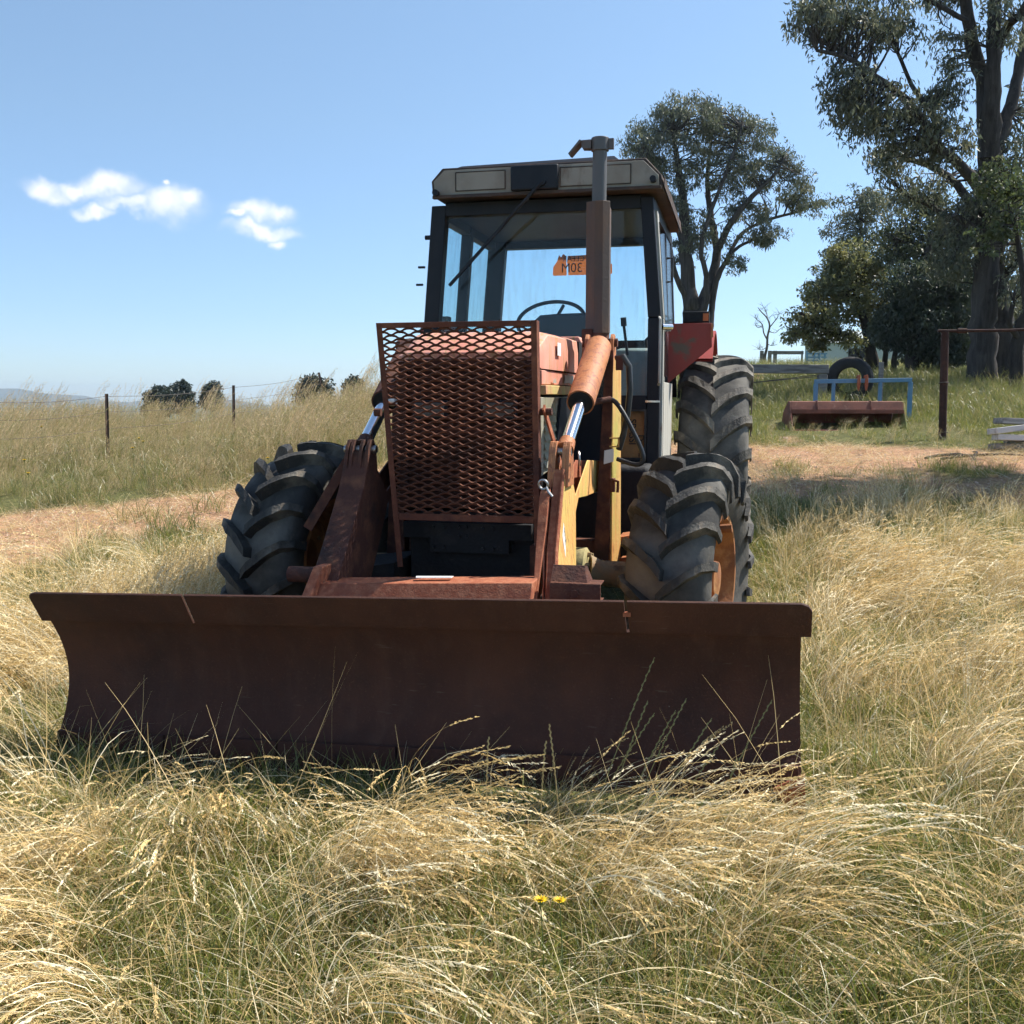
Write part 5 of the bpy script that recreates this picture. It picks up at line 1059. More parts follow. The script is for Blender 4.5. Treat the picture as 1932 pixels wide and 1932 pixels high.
# grove on the right
tree('bushy_tree', 'olive green bushy tree with slender trunks left of the dark one', 28.0, [
    [(1650,708,0,13),(1645,670,0,11),(1637,630,0,9),(1625,590,0,7),(1610,540,0,4)],
    [(1640,650,0,6),(1590,630,-.6,5),(1545,612,-1,4),(1510,590,-1.2,2.5)],
    [(1668,705,.2,6),(1672,660,.2,5),(1680,620,.2,4),(1690,580,.2,3)],
    [(1685,705,-.2,6),(1690,660,-.2,5),(1700,610,-.2,3)],
    [(1637,630,0,5),(1660,580,.6,4),(1670,530,.8,3)],
    [(1632,690,-.2,3),(1618,665,-.2,2.5),(1612,650,-.2,2)]],
    [(1590,560,0,62,48,1,64,.32),(1540,600,-.6,48,34,.8,40,.28),(1510,620,-.8,28,24,.6,18,.24),(1620,500,.2,60,40,1,48,.32),(1660,560,.4,50,55,1,44,.32),(1580,645,-.3,50,22,.7,22,.25),(1580,500,0,40,30,.7,20,.28),(1545,545,-.2,34,26,.7,18,.26)],
    'bark_dark', (.15, 50), OLV, aspect=.4, droop=.35)
tree('dark_tree', 'dense dark tree with drooping foliage left of the tallest trunk', 25.0, [
    [(1722,715,0,14),(1722,660,0,12),(1730,600,0,10),(1745,520,0,7),(1755,440,0,4)],
    [(1765,720,.4,9),(1768,660,.4,8),(1775,590,.4,6),(1790,520,.4,3)]],
    [(1740,610,0,70,60,1.2,120,.36),(1790,560,.2,55,70,1.2,90,.36),(1720,540,0,50,45,1,60,.34),(1770,660,0,60,26,1,50,.32),(1690,620,0,40,40,.8,40,.32),(1810,640,.3,36,46,.8,40,.32)],
    'bark_dark', (.14, 70), DRK, aspect=.4, droop=.6)
tree('gum_tree', 'tall slim hazy gum rising between the two gums', 34.0, [
    [(1640,700,0,8),(1638,600,0,7),(1632,520,0,6),(1625,450,0,4),(1622,380,0,2)],
    [(1632,520,0,3.5),(1660,470,.4,3),(1680,430,.6,2)]],
    [(1620,385,0,48,34,1,40,.36),(1600,430,0,46,34,1,38,.36),(1660,400,.2,34,40,1,28,.36),(1640,460,0,60,30,1,36,.36),(1590,480,0,40,20,.7,16,.3)], 'bark', (.20, 24), EUC)
tree('leafy_tree', 'mid green spreading tree filling the gap behind the tallest gum', 27.0, [
    [(1790,715,0,11),(1790,620,0,9),(1780,520,0,7),(1765,440,0,4),(1740,390,0,2)],
    [(1780,500,0,5),(1730,470,-.5,4),(1690,450,-.8,2.5)]],
    [(1720,440,0,62,42,1,62,.34),(1690,480,-.3,45,34,.8,34,.3),(1780,420,0,60,55,1,60,.34),(1760,490,0,60,40,1,44,.32),(1820,480,.2,40,50,1,36,.32),(1745,380,.3,44,26,.8,26,.3),(1900,600,1.5,60,70,1,60,.34),(1860,560,2.5,60,80,1,50,.34)],
    'bark_dark', (.17, 24), ((.105,.12,.055),(.075,.092,.046),(.13,.138,.06)), aspect=.38, droop=.4)
tree('leafy_tree', 'shaded shrubby tree under the rail at the far right edge', 24.5, [
    [(1935,722,0,9),(1938,650,0,8),(1945,560,0,6),(1950,480,0,4)]],
    [(1945,600,0,50,60,.9,40,.3),(1955,500,0,50,60,.9,34,.3)], 'bark_dark', (.17, 32), EUC)
# a gum just outside the frame: its shade crosses the gravel
tree('gum_tree', 'gum tree out of sight to the right, shading the gravel', 13.2, [
    [(2440,900,0,60),(2440,500,0,55),(2420,0,0,45),(2380,-500,0,30)],
    [(2420,100,0,25),(2250,-200,-.5,18),(2150,-420,-.8,8)],
    [(2420,0,0,25),(2600,-300,.5,18),(2700,-500,.8,8)]],
    [(2330,-420,-.3,260,160,1.5,110,.42),(2250,-250,-.5,150,110,1.0,44,.42),(2600,-350,.5,220,190,1.2,70,.42),(2430,-620,0,250,130,1.3,60,.42)], 'bark', (.24, 34), EUC)
# bare dead tree
def bare():
    Y = 42.0; s = Y/1932; b0 = P(1443, 690, Y); org = Vector((b0.x, b0.y, Tz(b0.x, b0.y)-.2)); o = empty('dead_tree', org)
    tag(o, 'small bare dead tree on the crest between the gums', 'dead tree')
    def lim(n, pts, r0, r1):
        sp_ = smooth_path([P(a, b, Y+c) for a, b, c in pts], 4); wobj(n, MB().tube(sp_, list(np.linspace(r0*s, r1*s, len(sp_))), 7), 'dead_wood', o, org, 0, 60); return sp_
    t = lim('trunk', [(1441,695,0),(1443,672,0),(1447,655,0),(1448,635,0),(1452,615,0),(1447,600,0),(1436,588,0),(1430,580,0)], 3.2, .6)
    A = [t]
    for pts, r in (([(1447,640,0),(1441,628,.2),(1438,612,.3),(1428,603,.4),(1424,598,.5)], 1.6),([(1452,618,0),(1460,608,-.2),(1466,600,-.3),(1470,590,-.4)], 1.2),([(1448,602,0),(1446,590,.3),(1438,575,.4)], 1.0),
                   ([(1447,648,0),(1455,652,-.3),(1466,650,-.5)], .8),([(1438,615,.3),(1430,618,.2),(1424,610,.1)], .8),([(1451,625,0),(1462,628,.3),(1470,622,.4)], .8),([(1446,655,0),(1438,660,.3),(1430,658,.4)], .7)):
        A.append(lim('branch', pts, r, .35))
    tw = MB()
    for k in range(70):
        l = A[random.randrange(len(A))]; p = l[random.randrange(len(l)//3, len(l))]; d = Vector((random.gauss(0, 1), random.gauss(0, .6), abs(random.gauss(.6, .6)))).normalized()*random.uniform(.15, .42)
        tw.tube([p, p+d*.5+Vector((0, 0, .02)), p+d], [.008, .006, .003], 4, False)
    q = wobj('twigs', tw, 'dead_wood', o, org); q['kind'] = 'stuff'
bare()
# shrubs showing over the left crest
for (px, py, rx, ry, Y, lb) in ((298,742,22,11,70,'small dark round shrub leftmost on the left horizon'),(338,733,26,15,74,'largest dark bushy shrub on the left horizon'),(400,730,15,10,78,'dark shrub right of the largest one on the left horizon'),
                                (592,722,28,13,60,'dark bushy treetop behind the seed heads nearest the tractor'),(668,722,14,9,66,'faint treetop beside the guard on the left horizon')):
    tree('shrub', lb, Y, [[(px,770,0,3),(px,745,0,2.5),(px,py,0,1)]], [(px,py+6,0,rx,ry,1.0,30,.38),(px-rx*.3,py+10,0,rx*.8,ry*.7,.9,16,.36),(px+rx*.2,py-ry*.2,0,rx*.5,ry*.6,.8,10,.34),(px,py+20,0,rx*1.15,ry*1.1,1.0,40,.40),(px,py+32,0,rx*1.2,ry*.9,1.0,30,.40)], 'bark_dark', (.26, 70), ((.026,.040,.028),(.034,.048,.032)), cat='shrub', group='shrubs on the left horizon', aspect=.5, droop=.1, base=P(px, 775, Y).z)

# ================================================================== GRASS
src = bpy.data.collections.new('grass_sources')
def curve_blades(n, L, w0, th0, th1, pw, az, base, segs, colr, twist=.5, wig=.12):
    """vectorised grass stems: returns verts, quads, colours, and the centre lines"""
    s = np.linspace(0, 1, segs+1); th = th0[:, None]+(th1-th0)[:, None]*s[None]**pw[:, None]
    azs = az[:, None]+wig*np.sin(s[None]*4+rng.random((n, 1))*6)*s[None]
    ds = (L/segs)[:, None]
    dx = np.sin(th)*np.cos(azs)*ds; dy = np.sin(th)*np.sin(azs)*ds; dz = np.cos(th)*ds
    X = np.cumsum(np.concatenate([np.zeros((n, 1)), dx[:, :-1]], 1), 1)+base[:, :1]
    Yc = np.cumsum(np.concatenate([np.zeros((n, 1)), dy[:, :-1]], 1), 1)+base[:, 1:2]
    Z = np.cumsum(np.concatenate([np.zeros((n, 1)), dz[:, :-1]], 1), 1)
    Z = np.maximum(Z, .006+.02*rng.random((n, 1)))
    c = np.stack([X, Yc, Z], 2)
    tw = rng.normal(size=(n, 1))*twist
    nrm = np.stack([np.cos(th)*np.cos(azs), np.cos(th)*np.sin(azs), -np.sin(th)], 2)
    lat = np.stack([-np.sin(azs), np.cos(azs), np.zeros_like(azs)], 2)
    Wd = lat*np.cos(tw)[..., None]+nrm*np.sin(tw)[..., None]
    wd = (w0[:, None]*(1-.8*s[None]**1.6))[..., None]*.5
    v = np.stack([c-Wd*wd, c+Wd*wd], 2).reshape(-1, 3)
    m = segs+1; i = (np.arange(n)[:, None]*m+np.arange(segs)[None]).ravel()*2
    f = np.stack([i, i+1, i+3, i+2], 1)
    col = np.repeat(colr, m*2, 0)
    return v, f, col, c, Wd, th, azs
def heads(c, Wd, start, k, ln, wdt, colr, spread=.45):
    """spikelets along the last part of each stem"""
    n, m, _ = c.shape; V = []; F = []; Cc = []
    for j in range(k):
        u = start+(1-start)*(j+rng.random(n)*.6)/k; u = np.minimum(u, .999)*(m-1); i0 = u.astype(int); fr = (u-i0)[:, None]
        r = np.arange(n); a = c[r, i0]*(1-fr)+c[r, np.minimum(i0+1, m-1)]*fr
        t = c[r, np.minimum(i0+1, m-1)]-c[r, i0]; t /= (np.linalg.norm(t, axis=1)[:, None]+1e-9)
        sd = Wd[r, i0]*(1 if j % 2 else -1)+rng.normal(size=(n, 3))*.35
        d = t+sd*spread; d[:, 2] -= .15; d /= np.linalg.norm(d, axis=1)[:, None]
        s2 = np.cross(d, rng.normal(size=(n, 3))); s2 /= np.linalg.norm(s2, axis=1)[:, None]
        l = ln*(.7+.6*rng.random(n))*(1-.35*j/k); w = wdt*(.7+.6*rng.random(n))
        V.append(np.stack([a, a+d*(l*.4)[:, None]+s2*(w*.5)[:, None], a+d*l[:, None], a+d*(l*.4)[:, None]-s2*(w*.5)[:, None]], 1))
        Cc.append(np.repeat((colr*(.8+.4*rng.random((n, 1))))[:, None], 4, 1))
    V = np.concatenate(V).reshape(-1, 3); Cc = np.concatenate(Cc).reshape(-1, 3)
    return V, np.arange(len(V)).reshape(-1, 4), Cc
STRAW = np.array([(.78,.60,.31),(.68,.50,.235),(.84,.70,.43),(.54,.39,.17),(.88,.78,.55),(.64,.47,.22)])
TAN = np.array([(.58,.43,.25),(.50,.37,.21),(.64,.50,.31),(.42,.33,.16),(.34,.31,.12)])
GREEN = np.array([(.165,.20,.034),(.21,.225,.045),(.12,.155,.028),(.28,.26,.065),(.38,.33,.12)])
def pick(pal, n, var=.25): return pal[rng.integers(0, len(pal), n)]*(1-var/2+var*rng.random((n, 1)))
def source(name, parts, m):
    V = []; F = []; Cc = []; o = 0
    for v, f, c in parts: V.append(v); F.append(f+o); Cc.append(c); o += len(v)
    ob = bpy.data.objects.new(name, np_mesh(name, np.concatenate(V), np.concatenate(F), m, np.concatenate(Cc))); src_of.objects.link(ob)
def coll(name):
    global src_of
    src_of = bpy.data.collections.new(name); return src_of
def U_(a, b, n): return a+(b-a)*rng.random(n)
def disc(n, r): t = rng.random(n)*6.283; q = np.sqrt(rng.random(n))*r; return np.stack([q*np.cos(t), q*np.sin(t)], 1)
# lodged straw: stems bent over towards local +x with nodding heads
c_lod = coll('lodged_straw')
for k in range(6):
    n = 26; cl = pick(STRAW, n, .45); az = rng.normal(size=n)*.36
    v, f, c, cc, W, th, a = curve_blades(n, U_(.40,.78,n), U_(.0024,.0038,n), U_(.15,.75,n), U_(1.35,2.3,n), U_(.6,1.2,n), az, disc(n, .09), 8, cl)
    pr = [(v, f, c)]
    hv = heads(cc, W, .80, 18, .020, .0052, cl*1.1, .32); pr.append(hv)
    n2 = 16; cl2 = pick(STRAW, n2); pr.append(curve_blades(n2, U_(.2,.45,n2), U_(.002,.004,n2), U_(.2,.9,n2), U_(1.2,2.6,n2), U_(.7,1.4,n2), rng.normal(size=n2)*.9, disc(n2, .11), 6, cl2)[:3])
    source('lodged_%d' % k, pr, 'straw')
# flattened thatch
c_tha = coll('thatch')
for k in range(5):
    n = 46; cl = pick(STRAW, n, .5)*.85; az = rng.normal(size=n)*1.1
    v, f, c, *_ = curve_blades(n, U_(.10,.34,n), U_(.0018,.0034,n), U_(.5,1.3,n), U_(1.3,2.0,n), U_(.6,1.2,n), az, disc(n, .16), 5, cl); source('thatch_%d' % k, [(v, f, c)], 'straw')
# short green turf
c_grn = coll('turf')
for k in range(5):
    n = 60; cl = pick(GREEN, n, .4); az = rng.random(n)*6.283
    v, f, c, *_ = curve_blades(n, U_(.05,.17,n), U_(.0022,.0042,n), U_(.05,.6,n), U_(.5,1.9,n), U_(.8,1.6,n), az, disc(n, .15), 4, cl); source('turf_%d' % k, [(v, f, c)], 'green_blade')
# green tussock with longer blades
c_tus = coll('tussock')
for k in range(4):
    n = 44; cl = pick(GREEN, n, .4); az = rng.random(n)*6.283
    v, f, c, *_ = curve_blades(n, U_(.16,.38,n), U_(.003,.0055,n), U_(.05,.5,n), U_(.8,2.1,n), U_(.9,1.6,n), az, disc(n, .10), 6, cl); source('tussock_%d' % k, [(v, f, c)], 'green_blade')
# upright dry grass with feathery heads, leaning towards local +x
c_upr = coll('upright_straw')
for k in range(5):
    n = 26; cl = pick(STRAW, n); az = rng.normal(size=n)*.8
    v, f, c, cc, W, *_ = curve_blades(n, U_(.38,.66,n), U_(.0024,.0036,n), U_(.0,.25,n), U_(.5,1.7,n), U_(1.2,2.2,n), az, disc(n, .10), 7, cl)
    hv = heads(cc, W, .75, 11, .018, .005, cl*1.05)
    n2 = 18; c2 = pick(np.concatenate([STRAW, GREEN]), n2); x = curve_blades(n2, U_(.2,.4,n2), U_(.003,.005,n2), U_(.05,.5,n2), U_(.8,2.2,n2), U_(.8,1.5,n2), rng.random(n2)*6.28, disc(n2, .12), 5, c2)[:3]
    source('upright_%d' % k, [(v, f, c), hv, x], 'straw')
c_bnk = coll('bank_grass')
for k in range(5):
    n = 30; cl = pick(TAN, n); az = rng.normal(size=n)*.9
    v, f, c, cc, W, *_ = curve_blades(n, U_(.45,.85,n), U_(.003,.005,n), U_(.0,.35,n), U_(.35,1.5,n), U_(1.2,2.2,n), az, disc(n, .22), 6, cl)
    hv = heads(cc, W, .70, 8, .034, .011, pick(TAN, n)*1.05, .35)
    n2 = 26; c2 = pick(np.concatenate([TAN, GREEN*1.1]), n2); x = curve_blades(n2, U_(.25,.5,n2), U_(.004,.008,n2), U_(.05,.5,n2), U_(.8,2.0,n2), U_(.8,1.5,n2), rng.random(n2)*6.28, disc(n2, .24), 4, c2)[:3]
    source('bank_%d' % k, [(v, f, c), hv, x], 'straw')
c_fee = coll('feather_heads')
for k in range(3):
    n = 7; cl = pick(TAN, n)*1.15; az = rng.normal(size=n)*.3
    v, f, c, cc, W, *_ = curve_blades(n, U_(.8,1.05,n), U_(.003,.004,n), U_(.0,.2,n), U_(.7,1.3,n), U_(1.6,2.6,n), az, disc(n, .16), 7, cl)
    source('feather_%d' % k, [(v, f, c), heads(cc, W, .66, 14, .06, .006, cl, .35)], 'straw')
c_rgh = coll('right_bank')
for k in range(4):
    n = 46; pal = np.array([(.17,.19,.05),(.22,.22,.07),(.13,.16,.035),(.34,.28,.12),(.28,.25,.09)]); cl = pick(pal, n, .4)
    v, f, c, *_ = curve_blades(n, U_(.2,.5,n), U_(.005,.010,n), U_(.05,.4,n), U_(.6,2.0,n), U_(.8,1.6,n), rng.random(n)*6.28, disc(n, .24), 5, cl); source('rbank_%d' % k, [(v, f, c)], 'green_blade')

c_str = coll('stray_stalks')
for k in range(4):
    n = 7; cl = pick(STRAW, n)*1.05; az = rng.random(n)*6.283
    v, f, c, cc, W, *_ = curve_blades(n, U_(.25,.75,n), U_(.0022,.0036,n), U_(.2,1.3,n), U_(.3,1.6,n), U_(.6,2,n), az, disc(n, .25), 5, cl); source('stray_%d' % k, [(v, f, c)], 'straw')
c_wed = coll('weeds')
for k in range(3):
    n = 12; cl = pick(np.array([(.07,.12,.03),(.10,.15,.035),(.13,.16,.05)]), n); az = rng.random(n)*6.283
    v, f, c, *_ = curve_blades(n, U_(.05,.13,n), U_(.016,.03,n), U_(.5,1.1,n), U_(1.1,1.9,n), np.ones(n), az, disc(n, .02), 4, cl, .15)
    source('weed_%d' % k, [(v, f, c)], 'green_blade')

def scatter(name, label, cat, collection, pts, rot, scl):
    """one object: geometry-nodes scatter of the tufts on a point set"""
    n = len(pts); me = bpy.data.meshes.new(name); me.vertices.add(n); me.vertices.foreach_set('co', np.asarray(pts, np.float32).ravel())
    a = me.attributes.new('rot', 'FLOAT_VECTOR', 'POINT'); a.data.foreach_set('vector', np.asarray(rot, np.float32).ravel())
    a = me.attributes.new('scl', 'FLOAT', 'POINT'); a.data.foreach_set('value', np.asarray(scl, np.float32))
    a = me.attributes.new('idx', 'INT', 'POINT'); a.data.foreach_set('value', rng.integers(0, len(collection.objects), n).astype(np.int32))
    o = link(name, me); tag(o, label, cat, None, 'stuff')
    ng = bpy.data.node_groups.new(name+'_scatter', 'GeometryNodeTree'); ng.interface.new_socket('Geometry', in_out='INPUT', socket_type='NodeSocketGeometry'); ng.interface.new_socket('Geometry', in_out='OUTPUT', socket_type='NodeSocketGeometry')
    N = ng.nodes.new; gi = N('NodeGroupInput'); go = N('NodeGroupOutput'); ci = N('GeometryNodeCollectionInfo'); ci.inputs['Collection'].default_value = collection; ci.inputs['Separate Children'].default_value = True; ci.inputs['Reset Children'].default_value = True
    ip = N('GeometryNodeInstanceOnPoints'); ip.inputs['Pick Instance'].default_value = True
    def na(nm, ty):
        x = N('GeometryNodeInputNamedAttribute'); x.data_type = ty; x.inputs['Name'].default_value = nm; return x.outputs['Attribute']
    ng.links.new(gi.outputs[0], ip.inputs['Points']); ng.links.new(ci.outputs[0], ip.inputs['Instance'])
    ng.links.new(na('idx', 'INT'), ip.inputs['Instance Index']); ng.links.new(na('rot', 'FLOAT_VECTOR'), ip.inputs['Rotation']); ng.links.new(na('scl', 'FLOAT'), ip.inputs['Scale'])
    ng.links.new(ip.outputs[0], go.inputs[0]); md = o.modifiers.new('scatter', 'NODES'); md.node_group = ng
    return o
def sample(x0, x1, y0, y1, dens, keep):
    n = int((x1-x0)*(y1-y0)*dens); x = U_(x0, x1, n); y = U_(y0, y1, n); k = rng.random(n) < keep(x, y); return x[k], y[k]
def place(x, y, dz=0.0): return np.stack([x, y, T(x, y)+dz], 1)
def infr(x, y, m=.5): return np.abs(x) < .52*y+m
def to_tr(x, y): # tractor axes
    dx = x; dy = y; return dx*EX.x+dy*EX.y-LAT, dx*EY.x+dy*EY.y
def clear(x, y):    # footprint of blade, wheels and frame
    a, b_ = to_tr(x, y)
    bl = (np.abs(a) < 1.47) & (b_ > 3.40) & (b_ < 3.85)
    body = (np.abs(a) < .62) & (b_ > 3.8) & (b_ < 8.0)
    wf = (np.abs(np.abs(a)-1.02) < .25) & (np.abs(b_-5.03) < .45); wr = (np.abs(np.abs(a)-1.02) < .30) & (np.abs(b_-7.8) < .5)
    return ~(bl | body | wf | wr)
def ground_at(px, py, z=.12):
    d = ray(px, py); t = (z-CAM_H)/d.z; return d.x*t, d.y*t
SW = []          # swaths of lodged grass: centre, radii, direction the stems lie (measured from +x)
for (px, py, rx, ry, dr) in ((130,1590,240,95,200),(80,1790,140,150,245),(420,1530,260,55,275),(700,1615,230,75,330),(1010,1690,270,62,352),(1350,1635,240,72,345),(1420,1740,190,62,330),(1130,1555,190,42,340),(1440,1505,120,50,318),(640,1870,140,52,325),(270,1890,120,66,262),(930,1800,150,34,178),(40,1480,110,40,190)):
    X, Yc = ground_at(px, py); y0 = ground_at(px, py-ry)[1]; y1 = ground_at(px, py+ry)[1]
    SW.append((X, Yc, rx*Yc/1932, abs(y0-y1)/2, math.radians(dr)))
def swath(x, y):
    best = np.zeros(np.shape(x)); cs = np.zeros(np.shape(x)); sn = np.zeros(np.shape(x))
    for (X, Yc, rx, ry, dr) in SW:
        g = np.exp(-1.1*(((x-X)/rx)**2+((y-Yc)/ry)**2)); best = np.maximum(best, g); cs += g**2*math.cos(dr); sn += g**2*math.sin(dr)
    return best, cs, sn
def flow(x, y):     # direction the long grass lies
    ang = np.where(x < -1.7, 2.9, -.2); ang = np.where((x > 1.2) & (y > 3), .4, ang)
    ang = ang+(fbm(x*1.1, y*1.1, 21)-.5)*2.6
    b, cs, sn = swath(x, y); wgt = .02
    ang = np.arctan2(sn+wgt*np.sin(ang), cs+wgt*np.cos(ang))
    return ang+(fbm(x*2.3, y*2.3, 23)-.5)*1.3+rng.normal(size=len(x))*.28
def rots(x, y, ang, tilt=.08): return np.stack([rng.normal(size=len(x))*tilt, rng.normal(size=len(x))*tilt, ang], 1)
GN_ = lambda x, y: fbm(np.asarray(x)*.95+3, np.asarray(y)*1.2, 31, 3)
nd = lambda x, y: 1-dirt(x, y)
# thatch and turf everywhere near
def strawness(x, y):
    n = fbm(np.asarray(x)*1.6+9, np.asarray(y)*2.0, 41, 3); a, b_ = to_tr(x, y)
    b, cs, sn = swath(x, y); k = np.clip((b-.40)*2.4+(n-.5)*2.2, .03, 1)
    k = np.where(y > 3.7, .15, k)
    mid = np.clip((a-1.5)/.2, 0, 1)*np.clip((b_-3.6)/.6, 0, 1); k = np.maximum(k, mid*np.clip((n-.42)*5, .06, .8))
    lft = np.clip((-1.45-a)/.2, 0, 1)*np.clip((b_-3.0)/.4, 0, 1)*np.clip((6.4-y)/.8, 0, 1); k = np.maximum(k, lft*np.clip((n-.34)*4.5, .05, .9))
    return k
def blade_gap(x, y):
    a, b_ = to_tr(x, y); return np.where((np.abs(a) < 1.5) & (b_ > 3.0), .10, 1.0)
x, y = sample(-4.6, 5.0, 1.4, 8.5, 90, lambda x, y: infr(x, y)*clear(x, y)*nd(x, y)*np.clip(1.25-.08*y, .45, 1)*(.26+.74*strawness(x, y)))
scatter('dry_thatch', 'flattened straw litter matted over the paddock', 'dry grass', c_tha, place(x, y, .01), rots(x, y, rng.random(len(x))*6.28, .15), U_(.8, 1.3, len(x)))
x, y = sample(-4.6, 5.0, 1.4, 9.0, 150, lambda x, y: infr(x, y)*clear(x, y)*nd(x, y)*np.clip(1.25-.09*y, .4, 1))
scatter('green_turf', 'short green grass growing through the straw', 'grass', c_grn, place(x, y), rots(x, y, rng.random(len(x))*6.28), U_(.7, 1.45, len(x)))
x, y = sample(-4.6, 5.0, 1.5, 9.0, 24, lambda x, y: infr(x, y)*clear(x, y)*nd(x, y)*blade_gap(x, y)*np.clip((GN_(x, y)-.38)*4, 0, 1))
scatter('green_tussocks', 'longer green tussocks in the paddock', 'grass', c_tus, place(x, y), rots(x, y, rng.random(len(x))*6.28), U_(.55, 1.0, len(x)))
x, y = sample(-4.6, 5.0, 1.55, 8.2, 78, lambda x, y: infr(x, y)*clear(x, y)*nd(x, y)*blade_gap(x, y)*(.02+.98*strawness(x, y))*np.clip(1.3-.1*y, .45, 1))
scatter('lodged_grass', 'long straw coloured grass bent over in swaths with drooping seed heads', 'dry grass', c_lod, place(x, y), rots(x, y, flow(x, y), .10), U_(.62, 1.08, len(x))*np.clip(.45+.25*y, .7, 1))
# upright dry grass: right of the tractor and behind the blade on the left
def up_keep(x, y):
    n = fbm(x*.9+2, y*.9, 51, 3); a, b_ = to_tr(x, y)
    side = ((a > 1.5) & (b_ > 3.9)) | ((a < -1.5) & (b_ > 3.7) & (y < 6.3))
    return infr(x, y)*clear(x, y)*nd(x, y)*side*np.clip((n-.40)*4, .04, .8)
x, y = sample(-6.5, 6.5, 3.0, 9.8, 24, up_keep)
scatter('standing_dry_grass', 'standing golden grass beside the tractor', 'dry grass', c_upr, place(x, y), rots(x, y, np.where(x > 0, .2, 2.6)+rng.normal(size=len(x))*1.1, .14), U_(.4, .85, len(x)))
x, y = sample(-6, -2, 6.0, 9.0, 26, lambda x, y: infr(x, y, 1)*nd(x, y)*clear(x, y))
scatter('short_dry_grass', 'short thin grass along the near edge of the track', 'dry grass', c_upr, place(x, y), rots(x, y, rng.random(len(x))*6.28), U_(.25, .5, len(x)))
x, y = sample(-3.5, -1.55, 5.0, 8.4, 62, lambda x, y: clear(x, y)*nd(x, y)*(to_tr(x, y)[0] > -2.5)*(to_tr(x, y)[0] < -1.22))
scatter('pale_dry_grass', 'pale bleached grass behind the left front tyre', 'dry grass', c_upr, place(x, y), rots(x, y, .9+rng.normal(size=len(x))*.5), U_(.7, 1.05, len(x)))
x, y = sample(-4.6, 5.0, 1.5, 8.0, 17, lambda x, y: infr(x, y)*clear(x, y)*nd(x, y)*blade_gap(x, y))
scatter('stray_straw_stalks', 'loose pale stalks crossing at all angles over the paddock', 'dry grass', c_str, place(x, y), rots(x, y, rng.random(len(x))*6.28, .2), U_(.6, 1.1, len(x)))
x, y = sample(-3.2, 3.2, 1.5, 5.5, 9, lambda x, y: infr(x, y)*clear(x, y)*(1-.8*strawness(x, y)))
scatter('broadleaf_weeds', 'small broad leaved weeds low in the green grass', 'weeds', c_wed, place(x, y, .01), rots(x, y, rng.random(len(x))*6.28), U_(.5, 1.1, len(x)))
# a fringe leaning over the foot of the blade
t = rng.random(30); a = -1.5+3.1*t; bq = 3.16-rng.random(30)*.26; wx = EX.x*(a+LAT)+EY.x*bq; wy_ = EX.y*(a+LAT)+EY.y*bq
scatter('blade_fringe_grass', 'seeding straw arching before the foot of the blade', 'dry grass', c_lod, place(wx, wy_), rots(wx, wy_, -.6+rng.normal(size=30)*1.2, .14), U_(.4, .85, 30))
# left bank
x, y = sample(-13, 1.5, 9.3, 23, 15, lambda x, y: (np.abs(x) < .55*y+1)*nd(x, y)*clear(x, y)*np.clip((y-9.0)/1.8, .25, 1)*np.where(y > 19, .7, 1))
scatter('bank_grass', 'tall tan grass with green base covering the left bank', 'long grass', c_bnk, place(x, y, -.03), rots(x, y, .2+rng.normal(size=len(x))*.8), U_(.5, .85, len(x))*np.clip((y-8)/5, .5, 1)*np.where((x < -4) & (y < 19), .72, 1))
x, y = sample(-13, 1.0, 12.5, 23, 2.4, lambda x, y: (np.abs(x) < .55*y+1)*nd(x, y)*np.clip((fbm(x*.6, y*.6, 61)-.35)*4, .05, 1))
scatter('feathery_seed_heads', 'feathery seed stalks waving above the left bank', 'long grass', c_fee, place(x, y), rots(x, y, .15+rng.normal(size=len(x))*.35), U_(.7, 1.1, len(x)))
x, y = sample(-11, 0, 8.0, 16, 7, lambda x, y: (np.abs(x) < .55*y+1)*clear(x, y)*np.where(nd(x, y) > .5, .8, .10))
scatter('bank_green_grass', 'green clumps at the foot of the left bank', 'grass', c_rgh, place(x, y), rots(x, y, rng.random(len(x))*6.28), U_(.45, .95, len(x)))
# right bank and beyond
x, y = sample(1.6, 15, 13.2, 26, 15, lambda x, y: (np.abs(x) < .55*y+1.5)*nd(x, y)*np.clip((x-1)/1.5, .2, 1))
scatter('right_bank_grass', 'fresh yellow green grass on the bank around the bucket', 'long grass', c_rgh, place(x, y, -.02), rots(x, y, rng.random(len(x))*6.28), U_(.6, 1.15, len(x))*np.where((x > 3.6) & (x < 7.0) & (y < 17), .30, np.where(y < 16, .65, .9)))
x, y = sample(2.5, 6.4, 13.9, 15.3, 9, lambda x, y: nd(x, y)*1.0)
scatter('bucket_grass', 'dry grass growing in front of the red bucket', 'dry grass', c_upr, place(x, y), rots(x, y, rng.normal(size=len(x))*.8), U_(.22, .48, len(x)))
x, y = sample(4, 30, 26, 48, 2.2, lambda x, y: (np.abs(x) < .55*y+1.5)*nd(x, y))
scatter('far_grass', 'short grass on the far right slope', 'grass', c_rgh, place(x, y, -.05), rots(x, y, rng.random(len(x))*6.28), U_(.5, 1.0, len(x)))
x, y = sample(1.2, 10, 8.6, 18, 30, lambda x, y: (np.abs(x) < .55*y+1)*nd(x, y)*clear(x, y)*(1-.93*((x > 3.7) & (x < 6.6) & (y > 13.4) & (y < 16.2))))
scatter('far_turf', 'short green turf either side of the gravel on the right', 'grass', c_grn, place(x, y), rots(x, y, rng.random(len(x))*6.28), U_(.8, 1.5, len(x)))
x, y = sample(1.2, 7.5, 8.4, 10.4, 13, lambda x, y: (np.abs(x) < .55*y+1)*nd(x, y)*clear(x, y))
